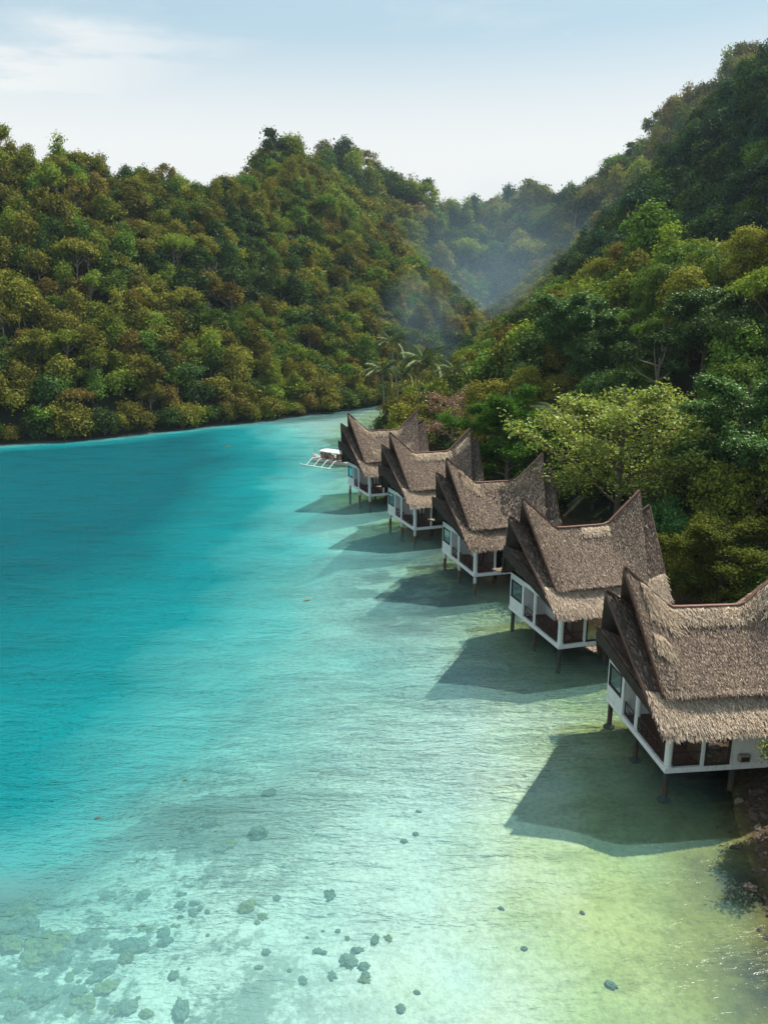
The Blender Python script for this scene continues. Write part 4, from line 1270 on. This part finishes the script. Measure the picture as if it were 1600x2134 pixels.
def words(i):
    col = COLS[ci[i]]; shp = ['round crowned', 'tall narrow', 'ragged', 'flat topped', 'thin open', 'pointed'][si[i]]
    p = PXc[i]; d = np.hypot(X[i], Y[i])
    if left[i]:
        where = 'at the waterline' if low[i] else ('on the lower slope' if hz[i] < 22 else 'high on the slope')
        side = 'far left part' if p < 260 else ('middle part' if p < 560 else 'right part')
        g = 'trees on the left hill'
        return f'{col} {shp} tree {where}, {side} of left hill', g
    if d > 165: return f'{col} {shp} tree in the valley mouth beyond the palms', 'trees in the valley mouth'
    if hz[i] < 9:
        hut = ['nearest hut', 'second hut', 'middle hut', 'fourth hut', 'farthest hut'][int(np.argmin([abs(Y[i] - h_[1] - 8) for h_ in HUTS]))]
        return f'{col} {shp} tree on low ground inland of the {hut}', 'trees behind the huts'
    band = 'lower slope' if hz[i] < 20 else ('middle slope' if hz[i] < 32 else 'crest')
    side = 'above the palms' if p < 1050 else ('above the vivid green tree' if p < 1200 else ('above the big yellow tree' if p < 1420 else 'near the right edge'))
    return f'{col} {shp} tree on {band} of right hill, {side}', 'trees on the right hill'


for i in np.where(indiv)[0]:
    lb, g = words(i)
    cm, tm = tree_meshes(int(si[i]), 1 if Y[i] < 125 and not left[i] else 0, COLS[ci[i]])
    root = bpy.data.objects.new('broadleaf_tree', None); scene.collection.objects.link(root)
    root.location = (X[i], Y[i], hz[i] - sink[i]); root.rotation_euler = (0, 0, rngF.uniform(0, 6.28)); s1 = float(sc[i]); root.scale = (s1, s1, s1 * rngF.uniform(.9, 1.15))
    tag(root, lb, 'tree', g)
    for nm, me_ in (('crown', cm), ('trunk', tm)):
        link(bpy.data.objects.new(nm, me_), root)

# the rest of the wood reads as one mass
rest = np.where(~indiv)[0]
coll = bpy.data.collections.new('forest_kinds')
variants = {}
for s_ in range(6):
    for c_ in range(6):
        o = bpy.data.objects.new('forest_tree_%02d' % (s_ * 6 + c_), forest_mesh(s_, COLS[c_])); coll.objects.link(o)
pm = bpy.data.meshes.new('forest'); pm.vertices.add(len(rest))
pm.vertices.foreach_set('co', np.stack([X[rest], Y[rest], hz[rest] - sink[rest]], 1).astype(np.float32).ravel())
add_attr(pm, 'variant', si[rest] * 6 + ci[rest], 'POINT', 'INT')
tilt = rngF.normal(0, .07, (len(rest), 2))
add_attr(pm, 'rot', np.column_stack([tilt, rngF.uniform(0, 6.28, len(rest))]), 'POINT', 'FLOAT_VECTOR')
zz = sc[rest] * rngF.uniform(.95, 1.45, len(rest))
add_attr(pm, 'scl', np.column_stack([sc[rest], sc[rest], zz]), 'POINT', 'FLOAT_VECTOR')
forest = bpy.data.objects.new('forest', pm); link(forest)
tag(forest, 'dense mixed rainforest covering the hillsides behind the bay', 'forest', None, 'stuff')
ng = bpy.data.node_groups.new('plant_forest', 'GeometryNodeTree')
ng.interface.new_socket('Geometry', in_out='INPUT', socket_type='NodeSocketGeometry')
ng.interface.new_socket('Geometry', in_out='OUTPUT', socket_type='NodeSocketGeometry')
gi = ng.nodes.new('NodeGroupInput'); go = ng.nodes.new('NodeGroupOutput')
iop = ng.nodes.new('GeometryNodeInstanceOnPoints'); cinf = ng.nodes.new('GeometryNodeCollectionInfo')
cinf.inputs['Collection'].default_value = coll; cinf.inputs['Separate Children'].default_value = True; cinf.inputs['Reset Children'].default_value = True
iop.inputs['Pick Instance'].default_value = True


def nattr(name, typ):
    a = ng.nodes.new('GeometryNodeInputNamedAttribute'); a.data_type = typ; a.inputs['Name'].default_value = name
    return [o for o in a.outputs if o.enabled and o.name == 'Attribute'][0]


ng.links.new(gi.outputs[0], iop.inputs['Points']); ng.links.new(cinf.outputs[0], iop.inputs['Instance'])
ng.links.new(nattr('variant', 'INT'), iop.inputs['Instance Index'])
ng.links.new(nattr('rot', 'FLOAT_VECTOR'), iop.inputs['Rotation'])
ng.links.new(nattr('scl', 'FLOAT_VECTOR'), iop.inputs['Scale'])
ng.links.new(iop.outputs[0], go.inputs[0])
md = forest.modifiers.new('plant', 'NODES'); md.node_group = ng

# ------------------------------------------------------------------ air: thin bluish haze over the valley
hm, nt, nd, ln, out = new_mat('haze_air')
pv = nd.new('ShaderNodeVolumePrincipled')
pv.inputs['Color'].default_value = (0.62, 0.80, 0.95, 1)
pv.inputs['Density'].default_value = 0.00011
pv.inputs['Anisotropy'].default_value = 0.2
ln.new(pv.outputs[0], out.inputs['Volume'])
mb = MB(); mb.box((-950, -520, -16), (950, 1250, 420)); haze = mb.build('haze', hm)
tag(haze, 'thin bluish air over the bay and valley', 'haze', None, 'stuff')


def smoke(name, label, loc, scl, dens, col):
    import bmesh
    m, nt, nd, ln, out = new_mat(name + '_air'); v = nd.new('ShaderNodeVolumePrincipled')
    v.inputs['Color'].default_value = col
    tcn = nd.new('ShaderNodeTexCoord'); le = nd.new('ShaderNodeVectorMath'); le.operation = 'LENGTH'; ln.new(tcn.outputs['Object'], le.inputs[0])
    nz = noise(nt, tcn.outputs['Object'], 1.8, 3, 0.6)
    fall = mapr(nt, mth(nt, 'ADD', le.outputs['Value'], mth(nt, 'MULTIPLY', mth(nt, 'SUBTRACT', nz, 0.5), 0.9)), 0.95, 0.05, 0.0, dens)
    ln.new(fall, v.inputs['Density']); ln.new(v.outputs[0], out.inputs['Volume'])
    bm = bmesh.new(); bmesh.ops.create_icosphere(bm, subdivisions=4, radius=1.0); me_ = bpy.data.meshes.new(name); bm.to_mesh(me_); bm.free(); me_.materials.append(m)
    o = link(bpy.data.objects.new(name, me_)); o.location = loc; o.scale = scl; tag(o, label, 'smoke', None, 'stuff')


smoke('smoke', 'blue smoke haze filling the far end of the valley', (66, 440, 12), (125, 140, 92), .0034, (0.50, 0.78, 0.98, 1))
smoke('smoke', 'thin blue smoke drifting over the palms', (10, 262, 18), (22, 40, 22), .009, (0.50, 0.76, 0.98, 1))

# ------------------------------------------------------------------ outrigger boat beside the farthest hut
boat = empty('outrigger_boat', (-8.4, 131.0, WATER_Z), math.atan2(-.62, .78))
tag(boat, 'white outrigger boat with a flat canopy moored beside the farthest hut', 'boat')
# hull: long narrow canoe, local +X to the stern
mb = MB(); n = 17; sec = []
for i in range(n):
    t = i / (n - 1); w = .62 * math.sin(PI * (.04 + .92 * t)) ** .55; x = -5.0 + 10 * t; sh_ = .62 + .75 * abs(2 * t - 1) ** 3.2
    sec.append([(x, -w, sh_), (x, -w * .85, .25), (x, -w * .3, -.22), (x, w * .3, -.22), (x, w * .85, .25), (x, w, sh_), (x, w * .86, sh_ - .02), (x, w * .5, .12), (x, -w * .5, .12), (x, -w * .86, sh_ - .02)])
v = [p for r in sec for p in r]; f = [(i * 10 + k, i * 10 + (k + 1) % 10, (i + 1) * 10 + (k + 1) % 10, (i + 1) * 10 + k) for i in range(n - 1) for k in range(10)]
mb.add(v, f + [tuple(range(10)), tuple((n - 1) * 10 + k for k in range(10))[::-1]]); mb.build('hull', M_boatwhite, boat)
mb = MB(); mb.bar((-4.2, -.60, .80), (3.4, -.66, .66), .06, .14); mb.bar((-4.2, .60, .80), (3.4, .66, .66), .06, .14); mb.build('stripe', M_boatblue, boat)
mb = MB(); mb.box((-2.9, -.95, .62), (3.6, .95, .70)); mb.build('deck', M_boatwhite, boat)
mb = MB()
for i in range(8):
    x0 = -2.3 + 5.4 * i / 8; x1 = x0 + 5.4 / 8
    for j in range(6):
        y0 = -1.25 + 2.5 * j / 6; y1 = y0 + 2.5 / 6; zz = lambda y: 2.32 - .16 * (y / 1.25) ** 2
        mb.add([(x0, y0, zz(y0)), (x1, y0, zz(y0)), (x1, y1, zz(y1)), (x0, y1, zz(y1)), (x0, y0, zz(y0) - .05), (x1, y0, zz(y0) - .05), (x1, y1, zz(y1) - .05), (x0, y1, zz(y1) - .05)], [(0, 1, 2, 3), (7, 6, 5, 4)])
mb.box((-2.34, -1.3, 2.04), (3.14, -1.25, 2.2)); mb.box((-2.34, 1.25, 2.04), (3.14, 1.3, 2.2)); mb.build('canopy', M_boatwhite, boat)
for x in (-2.2, .4, 3.0):
    for y in (-.9, .9):
        mb = MB(); mb.tube([(x, y, .7), (x, y * 1.3, 2.12)], .05, 6); mb.build('canopy_post', M_boatwhite, boat)
for x0, x1 in ((-2.2, -1.5), (-.4, .9), (1.9, 3.0)):
    for y in (-.93, .93):
        mb = MB(); mb.prism([(x0, y, .72), (x1, y, .72), (x1, y * 1.1, 1.75), (x0, y * 1.1, 1.75)], (0, .04, 0)); mb.build('side_panel', M_boatorange, boat)
mb = MB(); mb.box((-2.32, -.95, .72), (-2.24, .95, 1.95)); mb.build('cabin_front', M_boatwhite, boat)
for x in (-2.9, -1.2, .5, 2.2):
    mb = MB(); P = []
    for t in np.linspace(-1, 1, 17):
        a = abs(t); P.append((x + .25 * a, t * 4.1, .82 + .22 * math.sin(min(a, .75) / .75 * PI * .62) - max(0, a - .62) / .38 * .95))
    mb.tube(P, .075, 7); mb.build('outrigger_arm', M_boatwhite, boat)
for sd in (-1, 1):
    mb = MB(); mb.tube([(-4.1, sd * 4.1, .22), (-3.6, sd * 4.1, .10), (0, sd * 4.1, .05), (2.9, sd * 4.1, .08)], [.05, .10, .12, .09], 8); mb.build('float', M_boatwhite, boat)
mb = MB(); mb.tube([(-4.5, 0, 1.2), (-4.4, 0, 2.1)], .025, 5); mb.build('bow_pole', M_dark, boat)

# ------------------------------------------------------------------ coral heads, shore rocks, floating leaves
def at_water(px, py, z=WATER_Z):
    """point of the water plane for a photo position"""
    a = (px - 800) / FPX; b = (1067 - py) / FPX
    d = Vector((a, math.cos(PITCH) + b * math.sin(PITCH), -math.sin(PITCH) + b * math.cos(PITCH)))
    t = (z - HC) / d.z; return d.x * t, d.y * t


def rock_mesh(seed, rough, flat, mat, name, sub=4, lumps=0.0):
    import bmesh
    from mathutils import noise as mn
    bm = bmesh.new(); bmesh.ops.create_icosphere(bm, subdivisions=sub, radius=1.0)
    o = Vector((seed * 7.1, seed * 3.3, 1.7))
    for v in bm.verts:
        p = v.co.copy(); k = 1 + rough * (mn.fractal(p * 1.3 + o, 1.0, 2.0, 4) if not lumps else 0)
        if lumps:
            dd = mn.voronoi(p * lumps + o)[0]; k = 1 + rough * (.35 - dd[0]) * .7 + .55 * mn.noise(p * 1.1 + o) + .3 * mn.noise(p * 2.6 + o) + .12 * mn.noise(p * 7 + o)
        v.co = p * k; v.co.z *= flat
        if not lumps: v.co = Vector([round(c * 5) / 5 * .35 + c * .65 for c in v.co])
    me = bpy.data.meshes.new(name); bm.to_mesh(me); bm.free(); me.materials.append(mat)
    if lumps: me.polygons.foreach_set('use_smooth', [True] * len(me.polygons))
    return me


M_coral_d = simple('dark_coral', (0.125, 0.165, 0.130), 0.9, 0.75, 3.2, 0.8, 9)
M_coral_y = simple('yellow_green_coral', (0.19, 0.20, 0.075), 0.9, 0.6, 2.6, 0.8, 9)
M_rock = simple('wet_brown_rock', (0.085, 0.062, 0.045), 0.35, 0.6, 2.0, 0.9, 7, spec=.6)
M_rockp = simple('dry_shore_rock', (0.26, 0.21, 0.16), 0.8, 0.5, 2.0, 0.9, 7)
CM = {(k, c): rock_mesh(k + 1, .55, .62, m, 'coral_head', 4, 2.2 + .5 * k) for k in range(4) for c, m in (('dark', M_coral_d), ('yellow', M_coral_y))}
CORAL = [(35, 1862, 62, 'yellow', 'large brownish coral head at the left edge'), (8, 1925, 50, 'dark', ''), (60, 1905, 40, 'dark', ''), (20, 1965, 44, 'yellow', ''), (92, 1965, 60, 'yellow', 'broad yellow green coral head in the lower left shallows'), (62, 1995, 34, 'yellow', ''),
         (132, 1988, 30, 'dark', ''), (68, 1765, 42, 'yellow', 'pale topped coral head at the edge of the deep water'), (72, 1800, 40, 'dark', ''), (272, 1962, 48, 'dark', 'round dark coral head alone on the pale sand, lower left'), (262, 1990, 26, 'yellow', ''), (175, 1942, 30, 'dark', ''),
         (210, 2022, 36, 'dark', ''), (222, 2050, 34, 'yellow', ''), (205, 2002, 24, 'dark', ''), (165, 2058, 30, 'dark', ''), (90, 2072, 44, 'dark', 'wide dark coral clump near the lower left corner'), (60, 2060, 26, 'dark', ''), (345, 1952, 24, 'dark', ''), (362, 2030, 26, 'dark', 'small black coral head on bare sand left of the middle'),
         (180, 2078, 30, 'yellow', ''), (262, 2098, 34, 'dark', ''), (306, 2110, 26, 'yellow', ''), (378, 2104, 36, 'dark', ''), (30, 2100, 26, 'dark', ''), (222, 1838, 26, 'dark', ''), (300, 1850, 24, 'dark', ''), (340, 1935, 22, 'dark', ''), (375, 1876, 20, 'dark', ''), (405, 1876, 18, 'dark', ''),
         (515, 1890, 30, 'yellow', ''), (435, 1700, 40, 'dark', ''), (400, 1712, 52, 'dark', 'wide dark coral clump just inside the deep water edge'), (465, 1760, 26, 'dark', ''), (535, 1735, 44, 'dark', ''), (480, 1755, 22, 'yellow', ''), (330, 1740, 30, 'dark', ''), (726, 2008, 28, 'dark', 'compact dark green coral head near the bottom middle'),
         (757, 2022, 18, 'dark', ''), (782, 1966, 18, 'dark', ''), (762, 2042, 16, 'dark', ''), (660, 1985, 14, 'dark', ''), (675, 1988, 12, 'dark', ''), (555, 1985, 18, 'dark', ''), (688, 1866, 22, 'dark', ''), (632, 2045, 18, 'dark', ''), (865, 1742, 14, 'dark', ''), (842, 1758, 14, 'dark', ''), (872, 1695, 9, 'dark', ''),
         (1092, 1993, 12, 'dark', ''), (1212, 1924, 11, 'dark', ''), (1272, 2076, 16, 'dark', 'lone dark stone under the clear water, bottom right'), (1044, 1909, 10, 'dark', ''), (835, 2112, 16, 'dark', ''), (868, 2080, 10, 'dark', ''), (560, 1640, 22, 'dark', '')]
rngC = np.random.default_rng(9)
for k, (px, py, r, c, lb) in enumerate(CORAL):
    x, y = at_water(px, py, WATER_Z - .9); dist = math.hypot(y, HC); rr = r / FPX * dist * .52
    o = bpy.data.objects.new('coral_head', CM[(k % 4, c)]); link(o)
    o.location = (x, y, gz(x, y) + rr * .12); o.rotation_euler = (0, 0, rngC.uniform(0, 6.28)); o.scale = (rr * rngC.uniform(.7, 1.35), rr * rngC.uniform(.7, 1.35), min(rr, .9) * .6)
    part_ = 'off the deep edge' if py < 1790 else ('in the lower left shallows' if px < 420 else ('under the shallows at the bottom middle' if px < 900 else 'on pale sand at the bottom right'))
    size = 'small' if r < 27 else 'broad'
    tag(o, lb or f'{size} {"yellow green" if c == "yellow" else "dark"} coral head {part_}', 'coral head', 'coral heads under the clear water')
for k in range(90):
    px, py, r, c, lb = CORAL[int(rngC.integers(0, 46))]
    px += rngC.normal(0, 42); py += rngC.normal(0, 26)
    if not (-5 < px < 900 and py < 2134): continue
    x, y = at_water(px, py, WATER_Z - .9); rr = rngC.uniform(.06, .22)
    c = 'yellow' if rngC.uniform() < .25 else 'dark'
    o = bpy.data.objects.new('coral_head', CM[(k % 4, c)]); link(o); o.location = (x, y, gz(x, y)); o.rotation_euler = (0, 0, rngC.uniform(0, 6.28)); o.scale = (rr * rngC.uniform(.8, 1.6), rr, rr * .7)
    tag(o, f'tiny {"yellow green" if c == "yellow" else "dark"} coral lump {"in the lower left shallows" if px < 420 else "under the shallows at the bottom middle"}', 'coral head', 'coral heads under the clear water')
RM = [rock_mesh(20 + k, .5, .6, m, 'rock', 3) for k, m in enumerate((M_rock, M_rock, M_rockp))]
k = 0
while k < 170:
    y = rngC.uniform(22, 37.5); xs_ = float(np.interp(y, SH_R[:, 1], SH_R[:, 0])); x = xs_ + rngC.normal(.9, 1.2)
    if x < xs_ - 1.3 or x > xs_ + 4.5: continue
    r = float(rngC.choice([.07, .10, .14, .20, .30], p=[.38, .32, .18, .09, .03]))
    o = bpy.data.objects.new('rock', RM[(k * 7) % 11 % 3 if k % 4 == 0 else k % 2]); link(o); o.location = (x, y, gz(x, y) + r * .15)
    o.rotation_euler = (rngC.uniform(-.3, .3), rngC.uniform(-.3, .3), rngC.uniform(0, 6.28)); o.scale = (r * rngC.uniform(.8, 1.5), r * rngC.uniform(.7, 1.2), r)
    wetw = 'half sunk in the shallows' if x < xs_ else 'on the brown beach'
    tag(o, f'{"pale dry" if o.data.name.startswith(RM[2].name) and o.data == RM[2] else "dark wet"} {"boulder" if r > .2 else "rock"} {wetw} at the lower right', 'rock', 'rocks along the right shore')
    k += 1
M_leafbrown = simple('floating_leaf_brown', (0.20, 0.11, 0.04), .6, .3, 5, 0)
for px, py, lb, L in ((475, 932, 'brown palm frond floating near the far bank', 1.5), (640, 1252, 'thin tan leaf floating off the second hut', .8), (386, 1627, 'small orange leaf floating over the deep edge', .28), (203, 1706, 'small rusty leaf floating near the left reef', .3)):
    x, y = at_water(px, py); mb = MB(); P = []
    for i in range(9):
        t = i / 8; w = .16 * math.sin(PI * (.05 + .9 * t)); P.append(((t - .5), w, .02 + .05 * math.sin(t * PI)))
    Q = [(a, -b, c) for a, b, c in reversed(P)]; mb.prism([tuple(c * L for c in p) for p in P + Q], (0, 0, .02))
    o = mb.build('floating_leaf', M_leafbrown); o.location = (x, y, WATER_Z + .01); o.rotation_euler = (0, 0, .5); tag(o, lb, 'leaf')
